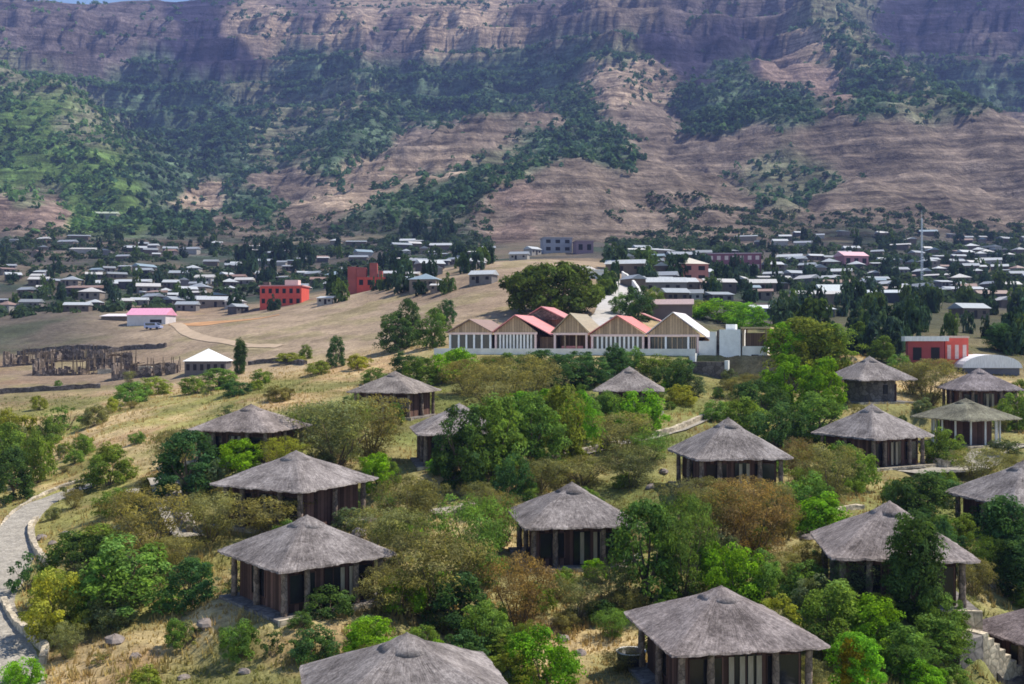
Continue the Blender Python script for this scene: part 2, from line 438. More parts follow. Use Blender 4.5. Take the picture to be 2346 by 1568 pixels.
FAR = {
    -1100: [(900, 210), (840, 260), (780, 300), (660, 470), (540, 700), (420, 900), (300, 1100), (170, 1450), (60, 1800), (30, 2000), (200, 2600)],
    -500: [(890, 210), (840, 255), (778, 292), (660, 460), (545, 690), (420, 880), (280, 1080), (150, 1500), (60, 1760), (15, 1950), (150, 2600)],
    0: [(880, 210), (838, 250), (775, 292), (705, 380), (640, 470), (590, 560), (545, 680), (505, 760), (432, 850), (415, 900), (330, 1050), (225, 1250), (165, 1420), (140, 1600), (95, 1690), (60, 1770), (10, 1920), (150, 2600)],
    150: [(868, 220), (800, 268), (745, 302), (690, 385), (620, 500), (560, 640), (520, 760), (492, 840), (430, 930), (325, 1060), (240, 1230), (190, 1400), (150, 1600), (92, 1690), (60, 1800), (9, 1980), (150, 2600)],
    300: [(845, 230), (790, 270), (738, 310), (690, 380), (620, 500), (550, 680), (505, 820), (470, 950), (400, 1150), (290, 1400), (200, 1600), (150, 1710), (100, 1760), (60, 1850), (8, 2050), (160, 2600)],
    500: [(850, 205), (790, 240), (725, 310), (690, 400), (640, 480), (570, 640), (505, 820), (450, 950), (350, 1200), (250, 1450), (185, 1650), (150, 1730), (100, 1775), (60, 1880), (-4, 2050), (150, 2600)],
    700: [(845, 185), (760, 240), (695, 310), (655, 430), (600, 550), (540, 700), (480, 820), (420, 980), (310, 1250), (200, 1550), (120, 1730), (90, 1765), (30, 1950), (-2, 2080), (150, 2600)],
    900: [(740, 232), (655, 310), (628, 420), (580, 560), (530, 680), (450, 800), (375, 940), (345, 1050), (265, 1350), (170, 1600), (110, 1720), (78, 1755), (30, 1950), (-6, 2100), (150, 2600)],
    1100: [(705, 220), (612, 310), (602, 400), (575, 540), (543, 640), (480, 720), (412, 800), (385, 860), (330, 1000), (275, 1090), (262, 1160), (240, 1300), (150, 1600), (115, 1680), (80, 1715), (30, 1930), (-10, 2100), (150, 2600)],
    1300: [(695, 225), (605, 310), (590, 420), (562, 560), (535, 640), (450, 730), (370, 820), (350, 900), (300, 1050), (258, 1200), (200, 1350), (130, 1560), (80, 1620), (20, 1850), (-10, 2050), (150, 2600)],
    1420: [(695, 225), (612, 310), (588, 430), (565, 560), (540, 640), (460, 740), (400, 810), (345, 900), (285, 1020), (215, 1180), (135, 1350), (65, 1520), (8, 1680), (-30, 1850), (150, 2600)],
    1520: [(700, 240), (625, 330), (590, 450), (562, 580), (520, 670), (445, 760), (380, 860), (320, 980), (250, 1130), (190, 1320), (150, 1500), (50, 1570), (20, 1720), (-20, 1850)],
    1650: [(770, 200), (705, 270), (640, 370), (590, 490), (560, 610), (505, 710), (445, 800), (395, 890), (330, 1020), (275, 1160), (220, 1330), (175, 1500), (55, 1570), (30, 1700), (-20, 1850), (150, 2600)],
    1800: [(770, 200), (700, 290), (640, 400), (590, 520), (550, 640), (515, 740), (478, 840), (410, 920), (325, 1010), (258, 1100), (243, 1180), (190, 1290), (150, 1380), (110, 1480), (50, 1560), (5, 1680), (-30, 1800)],
    1900: [(240, 1100), (225, 1180), (160, 1290), (110, 1390), (60, 1480), (10, 1600), (-20, 1750)],
    2000: [(775, 200), (700, 300), (640, 420), (590, 540), (540, 660), (480, 760), (400, 860), (305, 980), (243, 1080), (225, 1180), (170, 1300), (130, 1400), (125, 1600), (110, 1780), (50, 1830), (-20, 2000), (150, 2600)],
    2150: [(790, 190), (715, 300), (650, 420), (600, 540), (560, 650), (500, 760), (420, 860), (335, 960), (262, 1060), (235, 1120), (215, 1450), (150, 1740), (80, 1790), (-20, 2050), (150, 2600)],
    2346: [(790, 200), (720, 310), (660, 430), (610, 550), (570, 660), (520, 760), (440, 880), (375, 960), (350, 1010), (285, 1350), (205, 1600), (130, 1760), (50, 1800), (-30, 2050), (150, 2600)],
    2800: [(790, 210), (700, 340), (620, 540), (560, 700), (470, 850), (370, 1000), (280, 1300), (170, 1750), (20, 1850), (0, 2050), (200, 2600)],
    3450: [(800, 210), (700, 340), (620, 540), (550, 700), (460, 850), (370, 1000), (280, 1300), (150, 1750), (40, 1900), (200, 2600)],
}
for px, rows in FAR.items():
    for py, Z in rows: ctrl.append((px, Z, py))
ctrl = np.array(ctrl, float)

def feat(px, Z): return np.stack([px / 1000.0, np.log(Z) * .9], -1)
def tps(r2): return .5 * r2 * np.log(r2 + 1e-12)
cp = feat(ctrl[:, 0], ctrl[:, 1])
n = len(cp)
d2 = ((cp[:, None] - cp[None]) ** 2).sum(-1)
A = np.zeros((n + 3, n + 3))
A[:n, :n] = tps(d2) + np.eye(n) * 6e-5
A[:n, n] = 1; A[:n, n + 1:] = cp
A[n, :n] = 1; A[n + 1:, :n] = cp.T
W = np.linalg.solve(A, np.concatenate([ctrl[:, 2], [0, 0, 0]]))
def tps_eval(px, Z):
    q = feat(px, Z); out = np.empty(len(q))
    for i in range(0, len(q), 8000):
        c = q[i:i + 8000]
        out[i:i + 8000] = tps(((c[:, None] - cp[None]) ** 2).sum(-1)) @ W[:n] + W[n] + c @ W[n + 1:]
    return out

NC, NR = 830, 850
PX = np.linspace(-1100, 3450, NC)
LZ = np.linspace(math.log(24), math.log(2600), NR)
cpx = np.linspace(-1100, 3450, 184); clz = np.linspace(LZ[0], LZ[-1], 260)
g = tps_eval(np.tile(cpx, len(clz)), np.repeat(np.exp(clz), len(cpx))).reshape(len(clz), len(cpx))
tmp = np.stack([np.interp(PX, cpx, r) for r in g])
GPY = np.stack([np.interp(LZ, clz, tmp[:, i]) for i in range(NC)], 1)
ZZ = np.exp(LZ)[:, None] * np.ones((1, NC))
XX = (PX[None] - CX) / F * ZZ
HH = (CY - GPY) / F * ZZ
# spurs: crest lines in front of deeper gullies
HH = HH - 32 * sstep(820, 1000, ZZ) * (1 - sstep(1500, 1750, ZZ))
def spur(crest, slope, rnd=14.0, amp=9.0, seed=0, left=None):
    global HH
    pts = [P(a, b, c) for a, b, c in crest]
    lo, hi = min(p.y for p in pts) - 330, max(p.y for p in pts) + 330
    r0, r1 = np.searchsorted(LZ, math.log(lo)), np.searchsorted(LZ, math.log(hi))
    X, Y = XX[r0:r1], ZZ[r0:r1]
    X2 = X + 26 * (fbm(X / 60, Y / 60, 200 + seed, 3) - .5); Y2 = Y + 26 * (fbm(X / 60, Y / 60, 230 + seed, 3) - .5)
    best = np.full(X.shape, -1e9); left = left or slope
    for a, b in zip(pts[:-1], pts[1:]):
        dx, dy = b.x - a.x, b.y - a.y
        t = np.clip(((X2 - a.x) * dx + (Y2 - a.y) * dy) / (dx * dx + dy * dy), 0, 1)
        dist = np.hypot(X2 - a.x - t * dx, Y2 - a.y - t * dy)
        west = (X2 - a.x - t * dx) < (Y2 - a.y - t * dy) * (dx / dy if abs(dy) > abs(dx) else 0)
        best = np.maximum(best, a.z + t * (b.z - a.z) - np.where(west, left, slope) * (np.sqrt(dist ** 2 + rnd ** 2) - rnd))
    HH[r0:r1] = np.maximum(HH[r0:r1], best)
spur([(1430, -8, 1760), (1405, 90, 1560), (1425, 185, 1400), (1405, 245, 1270), (1390, 300, 1130), (1395, 345, 990)], .72, 9, seed=1, left=1.25)
spur([(1140, 385, 870), (1250, 362, 890), (1400, 355, 900), (1560, 395, 880), (1720, 445, 830), (1850, 505, 770)], .7, 30, seed=2)
spur([(1850, 5, 1620), (1900, 80, 1500), (1985, 145, 1390), (2090, 215, 1270), (2140, 236, 1180)], .7, 9, seed=3, left=1.7)
spur([(1680, 268, 1140), (1800, 250, 1130), (1950, 240, 1120), (2130, 236, 1110), (2250, 310, 1020), (2346, 385, 930), (2450, 450, 850)], .66, 34, seed=4)
spur([(-200, 120, 1450), (20, 165, 1330), (120, 215, 1230), (190, 310, 1110), (240, 400, 1010), (275, 465, 940)], .7, 14, seed=5, left=.7)
spur([(930, 345, 1060), (1000, 305, 1090), (1110, 270, 1120), (1250, 264, 1140)], .66, 26, seed=6)
spur([(1700, 165, 1420), (1800, 150, 1430), (1920, 158, 1440)], .7, 25, seed=7)
spur([(820, 130, 1700), (850, 230, 1500), (830, 300, 1300), (760, 400, 1080)], .6, 20, seed=8)
# relief: near roughness, gullies and benches on the mountain
mtn = np.maximum(sstep(680, 1150, ZZ), .55 * sstep(540, 700, ZZ) * sstep(1020, 1150, PX[None]) * (1 - sstep(1750, 1900, PX[None])))
gul = fbm(XX / 95, ZZ / 330, 3, 5, True) - .55
calm = 1 - .75 * sstep(1830, 1960, ZZ)
HH = HH + calm * mtn * 46 * gul * (.5 + .5 * sstep(800, 1700, ZZ))
HH = HH + 17 * sstep(600, 760, ZZ) * (1 - sstep(1350, 1600, ZZ)) * np.maximum(sstep(1000, 1120, PX[None]), sstep(640, 760, ZZ)) * (fbm(XX / 52, ZZ / 90, 141, 5, True) - .6)
HH = HH + calm * sstep(900, 1700, ZZ) * 16 * (fbm(XX / 45, ZZ / 60, 9, 4) - .5)
bench = HH / 17.0 + 2.2 * fbm(XX / 260, ZZ / 260, 21, 3)
HH = HH + mtn * 2.6 * np.sin(bench * 2 * math.pi)
# ledges and cliffs of the upper wall: the slope is gathered into steps
sw = sstep(1380, 1620, ZZ) * calm
ph_ = HH + 26 * (fbm(XX / 190, ZZ / 190, 27, 4) - .5)
stp = 58.0; fr_ = ph_ / stp - np.floor(ph_ / stp)
HH = HH + sw * .82 * stp * ((sstep(.50, .78, fr_) - fr_))
HH = HH + sstep(170, 330, ZZ) * (1 - mtn) * 3.0 * (fbm(XX / 32, ZZ / 32, 5, 4) - .5)
HH = HH + (1 - sstep(170, 330, ZZ)) * .9 * (fbm(XX / 7, ZZ / 7, 6, 4) - .5)
for d in hut.values():                      # level ground under each lodge
    r_ = np.hypot(XX - d['loc'].x, ZZ - d['loc'].y) / d['s']
    w = 1 - sstep(5.0, 8.2, r_)
    HH = HH * (1 - w) + (d['loc'].z - .12) * w
RO = Vector(((1030 - CX) / F * 166, 166, -1.6)); RA = -R(19)
ru, rv = (XX - RO.x) * math.cos(RA) + (ZZ - RO.y) * math.sin(RA), -(XX - RO.x) * math.sin(RA) + (ZZ - RO.y) * math.cos(RA)
w = sstep(-5, 1, ru) * (1 - sstep(60, 68, ru)) * np.where(ru > 38.6, sstep(-3.0, -1.4, rv), sstep(-8, -2.6, rv)) * (1 - sstep(17, 24, rv))
HH = HH * (1 - w) + (RO.z - .3) * w


def gz(x, y):
    px = CX + F * x / y
    c = min(max((px - PX[0]) / (PX[1] - PX[0]), 0), NC - 1.001); r = min(max((math.log(max(y, 24.1)) - LZ[0]) / (LZ[1] - LZ[0]), 0), NR - 1.001)
    i, j = int(r), int(c); a, b = r - i, c - j
    return float((HH[i, j] * (1 - b) + HH[i, j + 1] * b) * (1 - a) + (HH[i + 1, j] * (1 - b) + HH[i + 1, j + 1] * b) * a)

VPY = CY - F * HH / ZZ
def hit(px, py, zmin=24):
    """first ground point seen at this pixel"""
    j = int(round((px - PX[0]) / (PX[1] - PX[0])))
    col = VPY[:, j]; i0 = int((math.log(zmin) - LZ[0]) / (LZ[1] - LZ[0])) if zmin > 24 else 0
    idx = np.nonzero(col[i0:] <= py)[0]
    i = i0 + (idx[0] if len(idx) else NR - 1 - i0)
    Z = math.exp(LZ[i]); x = (px - CX) / F * Z
    return Vector((x, Z, gz(x, Z)))

# colour of the land ------------------------------------------------
CLS = dict(G=(.082, .122, .072), M=(.16, .16, .10), Y=(.098, .155, .045), B=(.168, .130, .102), T=(.30, .225, .165), P=(.21, .150, .122), C=(.122, .098, .096), D=(.040, .034, .056))  # D is dark cliff rock with the cliffs' shade put into its colour
DENS = dict(G=1.0, M=.42, Y=.5, B=.0, T=.05, P=.0, C=.03, D=.02)
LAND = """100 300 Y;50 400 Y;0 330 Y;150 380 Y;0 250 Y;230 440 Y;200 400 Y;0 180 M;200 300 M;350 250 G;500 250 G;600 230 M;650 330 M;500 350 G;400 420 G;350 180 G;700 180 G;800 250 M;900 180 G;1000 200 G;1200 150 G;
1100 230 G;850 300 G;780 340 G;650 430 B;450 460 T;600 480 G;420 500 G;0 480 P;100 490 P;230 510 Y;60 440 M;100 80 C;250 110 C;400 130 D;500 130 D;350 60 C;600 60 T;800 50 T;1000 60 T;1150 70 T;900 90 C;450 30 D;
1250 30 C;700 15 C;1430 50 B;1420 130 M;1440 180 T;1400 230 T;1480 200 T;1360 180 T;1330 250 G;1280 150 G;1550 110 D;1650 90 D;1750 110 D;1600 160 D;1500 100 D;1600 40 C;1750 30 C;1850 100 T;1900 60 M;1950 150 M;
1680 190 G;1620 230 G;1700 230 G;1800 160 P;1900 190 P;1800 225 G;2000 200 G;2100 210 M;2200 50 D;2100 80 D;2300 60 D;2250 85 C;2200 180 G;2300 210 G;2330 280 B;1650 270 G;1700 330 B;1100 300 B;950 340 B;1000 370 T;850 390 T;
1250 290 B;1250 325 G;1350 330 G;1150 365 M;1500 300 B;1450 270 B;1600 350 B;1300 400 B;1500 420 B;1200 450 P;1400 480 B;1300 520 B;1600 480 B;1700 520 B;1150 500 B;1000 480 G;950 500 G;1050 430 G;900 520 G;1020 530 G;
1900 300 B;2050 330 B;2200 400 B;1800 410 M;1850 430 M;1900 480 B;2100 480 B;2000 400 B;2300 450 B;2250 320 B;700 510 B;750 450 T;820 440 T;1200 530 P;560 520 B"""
land = [t.split() for t in LAND.replace('\n', '').split(';')]
lp = np.array([[float(a), float(b)] for a, b, _ in land])
lc = np.array([CLS[c] for *_, c in land]); ld = np.array([DENS[c] for *_, c in land])
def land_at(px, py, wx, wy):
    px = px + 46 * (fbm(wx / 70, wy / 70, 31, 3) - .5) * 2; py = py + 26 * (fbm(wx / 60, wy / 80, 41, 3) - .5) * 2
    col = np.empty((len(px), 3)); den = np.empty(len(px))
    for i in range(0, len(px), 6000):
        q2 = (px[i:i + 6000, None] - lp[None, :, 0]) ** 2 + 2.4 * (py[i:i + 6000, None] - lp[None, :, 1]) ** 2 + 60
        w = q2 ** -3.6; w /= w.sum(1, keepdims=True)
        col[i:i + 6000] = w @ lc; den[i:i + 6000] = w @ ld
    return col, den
flat = lambda a: a.ravel()
fx, fz, fpx, fpy = flat(XX), flat(ZZ), flat(np.broadcast_to(PX[None], ZZ.shape)), flat(VPY)
tint = np.zeros((NR * NC, 3))
n1 = fbm(fx / 9, fz / 9, 51, 4); n2 = fbm(fx / 30, fz / 30, 61, 4); n3 = fbm(fx / 60, fz / 60, 71, 3)
straw = np.array((.45, .335, .18)); olive = np.array((.21, .195, .075)); bare = np.array((.25, .185, .13)); red = np.array((.33, .19, .11)); green = np.array((.10, .135, .035)); soil = np.array((.085, .076, .066)); scrub = np.array((.045, .06, .042)); tan = np.array((.31, .235, .165))
def mixc(a, b, t): return a * (1 - t[:, None]) + b * t[:, None]
t_near = mixc(np.broadcast_to(straw, tint.shape), olive, sstep(.42, .6, n1 * .5 + n2 * .5))
t_near = mixc(t_near, red, sstep(.55, .7, fbm(fx / 5, fz / 5, 83, 3)) * .45)
t_near = mixc(t_near, green, sstep(.52, .66, n3) * .55)
t_field = mixc(np.broadcast_to(tan, tint.shape), bare * 1.0, sstep(.4, .6, n2)); t_field = mixc(t_field, red, sstep(.6, .75, n3) * .5); t_field = mixc(t_field, olive, sstep(.52, .66, n1) * .35)
t_town = mixc(np.broadcast_to(soil, tint.shape), scrub, sstep(.4, .6, n2)); t_town = mixc(t_town, tan * .6, sstep(.56, .7, n3) * .5)
fw = sstep(165, 215, fz) * (1 - sstep(1420, 1520, fpx))
tint = mixc(t_near, t_field, fw)
tint = mixc(tint, t_town, np.maximum(sstep(335, 400, fz), sstep(185, 230, fz) * sstep(1440, 1540, fpx)))
tint = mixc(tint, t_town, sstep(235, 280, fz) * (1 - sstep(120, 420, fpx)) * .85)
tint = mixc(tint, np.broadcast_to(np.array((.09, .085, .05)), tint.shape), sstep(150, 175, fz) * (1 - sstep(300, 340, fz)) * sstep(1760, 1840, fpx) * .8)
lowg = (1 - sstep(500, 800, fpx)) * (1 - sstep(160, 190, fz)) * sstep(.40, .58, fbm(fx / 8, fz / 8, 117, 4)) * .7
tint = mixc(tint, np.broadcast_to(np.array((.24, .235, .07)), tint.shape), lowg)
midg = sstep(600, 900, fpx) * (1 - sstep(135, 150, fz)) * sstep(.36, .56, fbm(fx / 6, fz / 6, 113, 4)) * .6
tint = mixc(tint, np.broadcast_to(np.array((.15, .165, .05)), tint.shape), midg)
far_i = np.nonzero(fz > 550)[0]
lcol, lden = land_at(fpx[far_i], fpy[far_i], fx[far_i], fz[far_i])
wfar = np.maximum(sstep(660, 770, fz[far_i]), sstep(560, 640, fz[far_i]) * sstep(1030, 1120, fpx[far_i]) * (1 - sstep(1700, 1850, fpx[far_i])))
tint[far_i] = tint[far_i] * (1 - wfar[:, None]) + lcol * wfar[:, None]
rgba = np.concatenate([tint, np.ones((len(tint), 1))], 1)
allv = np.stack([fx, fz, flat(HH)], -1)
ROWCUT = int(np.searchsorted(LZ, math.log(585)))
def sheet(name, r0, r1, m):
    a = np.arange(r0, r1)[:, None] * NC + np.arange(NC - 1)[None]
    f = np.stack([a, a + 1, a + NC + 1, a + NC], -1).reshape(-1, 4) - r0 * NC
    sel = slice(r0 * NC, (r1 + 1) * NC)
    o = link(name, np_mesh(name, allv[sel], f, m, smooth=True, attrs={'tint': ('FLOAT_COLOR', rgba[sel])}))
    return tag(o, kind='structure')
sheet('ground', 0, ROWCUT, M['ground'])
sheet('mountains', ROWCUT, NR - 1, M['mountain'])

# ------------------------------------------------------------------ thatched lodges
def eave_shape(th, k):
    """unit outline between a square with softened corners (k=0) and a circle (k=1)"""
    e = 40.0
    sq = (abs(math.cos(th)) ** e + abs(math.sin(th)) ** e) ** (-1 / e)
    return sq * (1 - k) + 1.0 * k

def thatch_mesh():
    n, rings = 128, 16
    V, UV, Fc = [], [], []
    prof = []
    prof.append((3.5, 2.80, 0)); prof.append((4.0, 2.67, 0)); prof.append((4.0, 2.67, 0)); prof.append((4.03, 2.80, 0)); prof.append((4.03, 2.80, 0))     # underside edge, lip, top edge
    for i in range(1, rings + 1):
        t = i / rings
        r = 4.02 * (1 - t) + .45 * t
        z = 2.80 + (APEX - .2 - 2.80) * (t ** 1.04)
        prof.append((r, z, min(1.0, max(0, (t - .55) / .45)) ** 1.2 * .85))
    rr = random.Random(5)
    vv = 0
    for i, (r, z, k) in enumerate(prof):
        if i: vv += math.hypot(r - prof[i - 1][0], z - prof[i - 1][1])
        for j in range(n + 1):
            th = 2 * math.pi * j / n
            jj = j % n
            rnd = random.Random(i * 1000 + jj)
            q = r * eave_shape(th, k)
            dz = rnd.uniform(-.02, .02) * (1 - i / 22) if i > 4 else random.Random(jj + (7 if i < 3 else 99)).uniform(-.06, .03)
            wv = .03 * math.sin(2 * th + .4 * i) * (1 - i / 20) if i > 5 else 0
            V.append((q * math.cos(th), q * math.sin(th), z + dz + wv)); UV.append((4.0 * th, vv))
    for i in range(len(prof) - 1):
        for j in range(n):
            a = i * (n + 1) + j
            Fc.append((a, a + 1, a + n + 2, a + n + 1))
    b = len(V)                                    # underside, sloping up to the middle
    V.append((0, 0, 4.2)); UV.append((0, 0))
    me = np_mesh('thatch_roof', np.array(V), np.array(Fc), M['thatch'], smooth=True, uv=np.array(UV))
    return me




def lodge_meshes():
    D = {}
    D['roof'] = thatch_mesh()
    c = MB(); rr = random.Random(3)
    n = 28
    prof = [(.2, APEX - .70), (1.10, APEX - .66), (1.14, APEX - .57), (.8, APEX - .36), (.42, APEX - .12), (.16, APEX + .0), (.05, APEX + .1), (.001, APEX + .13)]
    c.lathe(prof, n)
    for i, v in enumerate(c.v):
        c.v[i] = (v[0] * rr.uniform(.97, 1.03), v[1] * rr.uniform(.97, 1.03), v[2] + rr.uniform(-.02, .02))
    me = c.mesh('roof_cap', M['thatch'], True)
    l = me.uv_layers.new(name='UVMap')
    for lp_ in me.loops:
        x, y, z = me.vertices[lp_.vertex_index].co
        l.data[lp_.index].uv = (math.atan2(y, x) * 3, z * 2)
    D['cap'] = me
    # the wall leaves an open porch along the front and the turned corner
    D['wall'] = MB().box(-2.95, 2.95, -2.9, 2.95, .05, 2.75).mesh('wall', M['timber'])
    p = MB(); rr = random.Random(8)
    pr = [(.2, 0), (.22, .3), (.17, .9), (.2, 1.5), (.165, 2.1), (.19, 2.75)]
    p.lathe(pr, 9)
    p.v = [(x * rr.uniform(.88, 1.12), y * rr.uniform(.88, 1.12), z) for x, y, z in p.v]
    D['post'] = p.mesh('pillar', M['rubble'], True)
    D['platform'] = MB().box(-3.95, 3.95, -3.95, 3.75, -1.6, .06).mesh('platform', M['slab'])
    D['kerb'] = MB().box(-3.98, 3.98, -4.2, -3.953, -1.6, .12).mesh('platform_kerb', M['palestone'])
    D['door'] = MB().box(-.55, .55, -.05, 0, .06, 2.3).box(-.60, -.55, -.07, 0, .06, 2.36, 1).box(.55, .60, -.07, 0, .06, 2.36, 1).box(-.03, .03, -.07, -.05, .06, 2.3, 1).mesh('door', [M['glass'], M['timber']])
    D['window'] = MB().box(-.8, .8, -.04, 0, .6, 2.2).box(-.86, -.8, -.07, 0, .55, 2.25, 1).box(.8, .86, -.07, 0, .55, 2.25, 1).box(-.8, .8, -.07, 0, 2.2, 2.25, 1).box(-.8, .8, -.07, 0, .55, .6, 1).mesh('window', [M['glass'], M['timber']])
    cu = MB(); nn = 8
    vs = []
    for i in range(nn + 1):
        x = -.13 + .26 * i / nn; y = -.055 - .03 * (i % 2)
        vs += [(x, y, .15), (x, y, 2.25), (x, y + .02, .15), (x, y + .02, 2.25)]
    fs = []
    for i in range(nn):
        a = i * 4
        fs += [(a, a + 4, a + 5, a + 1), (a + 6, a + 2, a + 3, a + 7), (a + 1, a + 5, a + 7, a + 3)]
    cu.add(vs, fs)
    D['curtain'] = cu.mesh('curtain', M['curtain'])
    D['beam'] = MB().box(-3.35, 3.35, -.12, .12, 2.58, 2.75).mesh('eave_beam', M['timber'])
    return D
LM = lodge_meshes()

LODGE_TEXT = {
    'tub': 'large thatched lodge with pale curtain strips and a black tub at its corner',
    'bottom': 'thatched roof cut off by the bottom edge, its walls out of view',
    'porch': 'thatched lodge with open corner porch on rubble pillars beside the dry grass',
    'wide': 'wide low thatched roof rising right behind the corner porch lodge',
    'redfront': 'thatched lodge with dark red front, pale door strips and a long deck',
    'pillar': 'thatched lodge with stone pillars above the rusty brown bushes',
    'garden': 'thatched lodge with a board front beside the pale garden terrace',
    'cypress': 'thatched lodge whose roof is crossed by a tall dark green column of leaves',
    'slope': 'thatched lodge alone on the grassy slope, bright green bush under its eaves',
    'crest': 'thatched lodge on the grassy crest below the gabled restaurant',
    'hidden': 'thatched lodge half hidden by big leafy green trees',
    'stonewall': 'small thatched lodge just below the restaurant terrace and dark retaining wall',
    'round': 'thatched lodge with a round stone wall and one narrow window',
    'edgeback': 'thatched roof in front of the white arched roof',
    'mossy': 'mossy brown thatched pavilion with open pale posts',
    'edge': 'thatched lodge cut by the right edge behind dark tall trees',
    'steps': 'thatched lodge with stone steps, cut by the bottom right corner',
}
SHORT = {
    'tub': 'the lodge with the black tub', 'bottom': 'the roof cut by the bottom edge', 'porch': 'the corner porch lodge', 'wide': 'the wide low roof',
    'redfront': 'the dark red lodge front', 'pillar': 'the pillared lodge', 'garden': 'the garden terrace lodge', 'cypress': 'the lodge behind the column tree',
    'slope': 'the lone slope lodge', 'crest': 'the crest lodge', 'hidden': 'the half hidden lodge', 'stonewall': 'the lodge under the restaurant',
    'round': 'the round walled lodge', 'edgeback': 'the roof before the arched roof', 'mossy': 'the mossy pavilion', 'edge': 'the right edge lodge', 'steps': 'the lodge with stone steps',
}
ROOFTONE = {'mossy': (.72, .78, .60), 'crest': (1.0, .98, .92), 'slope': (1.02, .98, .95), 'stonewall': (.98, .96, .93), 'edgeback': (.92, .9, .95), 'steps': (.85, .78, .8), 'cypress': (1.08, 1.04, 1.03), 'tub': (1.02, .98, .98)}
for k, d in hut.items():
    root = empty('thatched_lodge', d['loc'], R(d['turn']), d['s'])
    tag(root, LODGE_TEXT[k], 'lodge', 'thatched lodges on the hillside')
    d['root'] = root
    rs = RISE[k] / (APEX - 2.8); rf = link('thatch_roof', LM['roof'], root, (0, 0, 2.8 * (1 - rs))); rf.scale = (1, 1, rs); rf.color = (*ROOFTONE.get(k, (1, 1, 1)), 1)
    cp_ = link('roof_cap', LM['cap'], rf); cp_.color = rf.color
    link('platform', LM['platform'], root)
    link('platform_kerb', LM['kerb'], root)
    if k == 'round':
        MB().lathe([(3.0, -.4), (3.0, 2.75)], 40).build('wall', M['darkstone'], root, True)
        MB().box(-.3, .3, -.08, .1, 1.0, 2.1).build('window', M['dark'], root, loc=(.2, -3.0, 0))
        MB().box(-.5, .5, -.08, .1, .06, 2.1).build('door', M['timber'], root, loc=(2.3, -1.95, 0), rz=R(50))
        continue
    if k == 'mossy':
        for i in range(14):
            a = 2 * math.pi * i / 14
            MB().tube([(0, 0, 0), (0, 0, 2.8)], .1, 8).build('post', M['cream'], root, loc=(3.4 * math.cos(a), 3.4 * math.sin(a), 0))
        MB().lathe([(2.6, 0), (2.6, 2.7)], 28).build('wall', M['timber'], root, True)
        continue
    link('wall', LM['wall'], root)
    for x, y in ((-3.2, -3.2), (-1.75, -3.2), (1.5, -3.2), (3.2, -3.2), (-3.2, .2), (3.2, .2), (3.2, 3.2), (-3.2, 3.2)):
        link('pillar', LM['post'], root, (x, y, 0), random.uniform(0, 6))
    for y in (-3.2, 3.2): link('eave_beam', LM['beam'], root, (0, y, 0))
    for x in (-3.2, 3.2):
        link('eave_beam', LM['beam'], root, (x, 0, -.003), R(90)).scale = (.92, 1, 1)
    link('door', LM['door'], root, (.1, -2.902, 0))
    link('window', LM['window'], root, (2.0, -2.902, 0)); link('window', LM['window'], root, (-1.9, -2.902, 0))
    link('window', LM['window'], root, (-2.952, .4, 0), R(-90))
    for x in {'tub': (-.35, .2, .62, 1.05), 'redfront': (.4, 1.3, 1.75), 'garden': (-.3, .3), 'porch': (1.0, 1.6)}.get(k, (.3, .9)):
        link('curtain', LM['curtain'], root, (x - .3, -2.97, 0))

# ------------------------------------------------------------------ paths, kerbs, walls
OCC = []                                    # (x, y, radius) kept clear of plants
for d in hut.values(): OCC.append((d['loc'].x, d['loc'].y, 4.6 * d['s']))

def smooth_line(pts, step=.7):
    pts = [Vector(p).xy for p in pts]
    out = []
    for i in range(len(pts) - 1):
        p0, p1, p2, p3 = pts[max(i - 1, 0)], pts[i], pts[i + 1], pts[min(i + 2, len(pts) - 1)]
        m = max(2, int((p2 - p1).length / step))
        for k in range(m):
            t = k / m
            out.append(.5 * ((2 * p1) + (p2 - p0) * t + (2 * p0 - 5 * p1 + 4 * p2 - p3) * t * t + (3 * p1 - p0 - 3 * p2 + p3) * t ** 3))
    out.append(pts[-1])
    return out

def side(line, i):
    d = line[min(i + 1, len(line) - 1)] - line[max(i - 1, 0)]
    d = d.normalized() if d.length else Vector((1, 0))
    return Vector((-d.y, d.x))

def ribbon(name, pts, widths, m, lift=.1, clear=True, step=.7, drape=False):
    ln = smooth_line(pts, step); V, Fc = [], []
    k = 13 if drape else 5
    for i, p in enumerate(ln):
        t = i / (len(ln) - 1) * (len(widths) - 1); a = int(min(t, len(widths) - 2)); w = widths[a] + (widths[a + 1] - widths[a]) * (t - a)
        s = side(ln, i)
        hs = [gz(*(p + s * (w * (j / (k - 1) - .5)))) for j in range(k)]
        h = max(sum(hs) / k, max(hs) - .12)
        for j in range(k):
            q = p + s * (w * (j / (k - 1) - .5)); V.append((q.x, q.y, (hs[j] if drape else h) + lift))
        if clear: OCC.append((p.x, p.y, w * .5 + .3))
    for i in range(len(ln) - 1):
        for j in range(k - 1):
            a = i * k + j; Fc.append((a, a + 1, a + k + 1, a + k))
    o = link(name, np_mesh(name, V, Fc, m, smooth=True))
    return tag(o, kind='structure'), ln

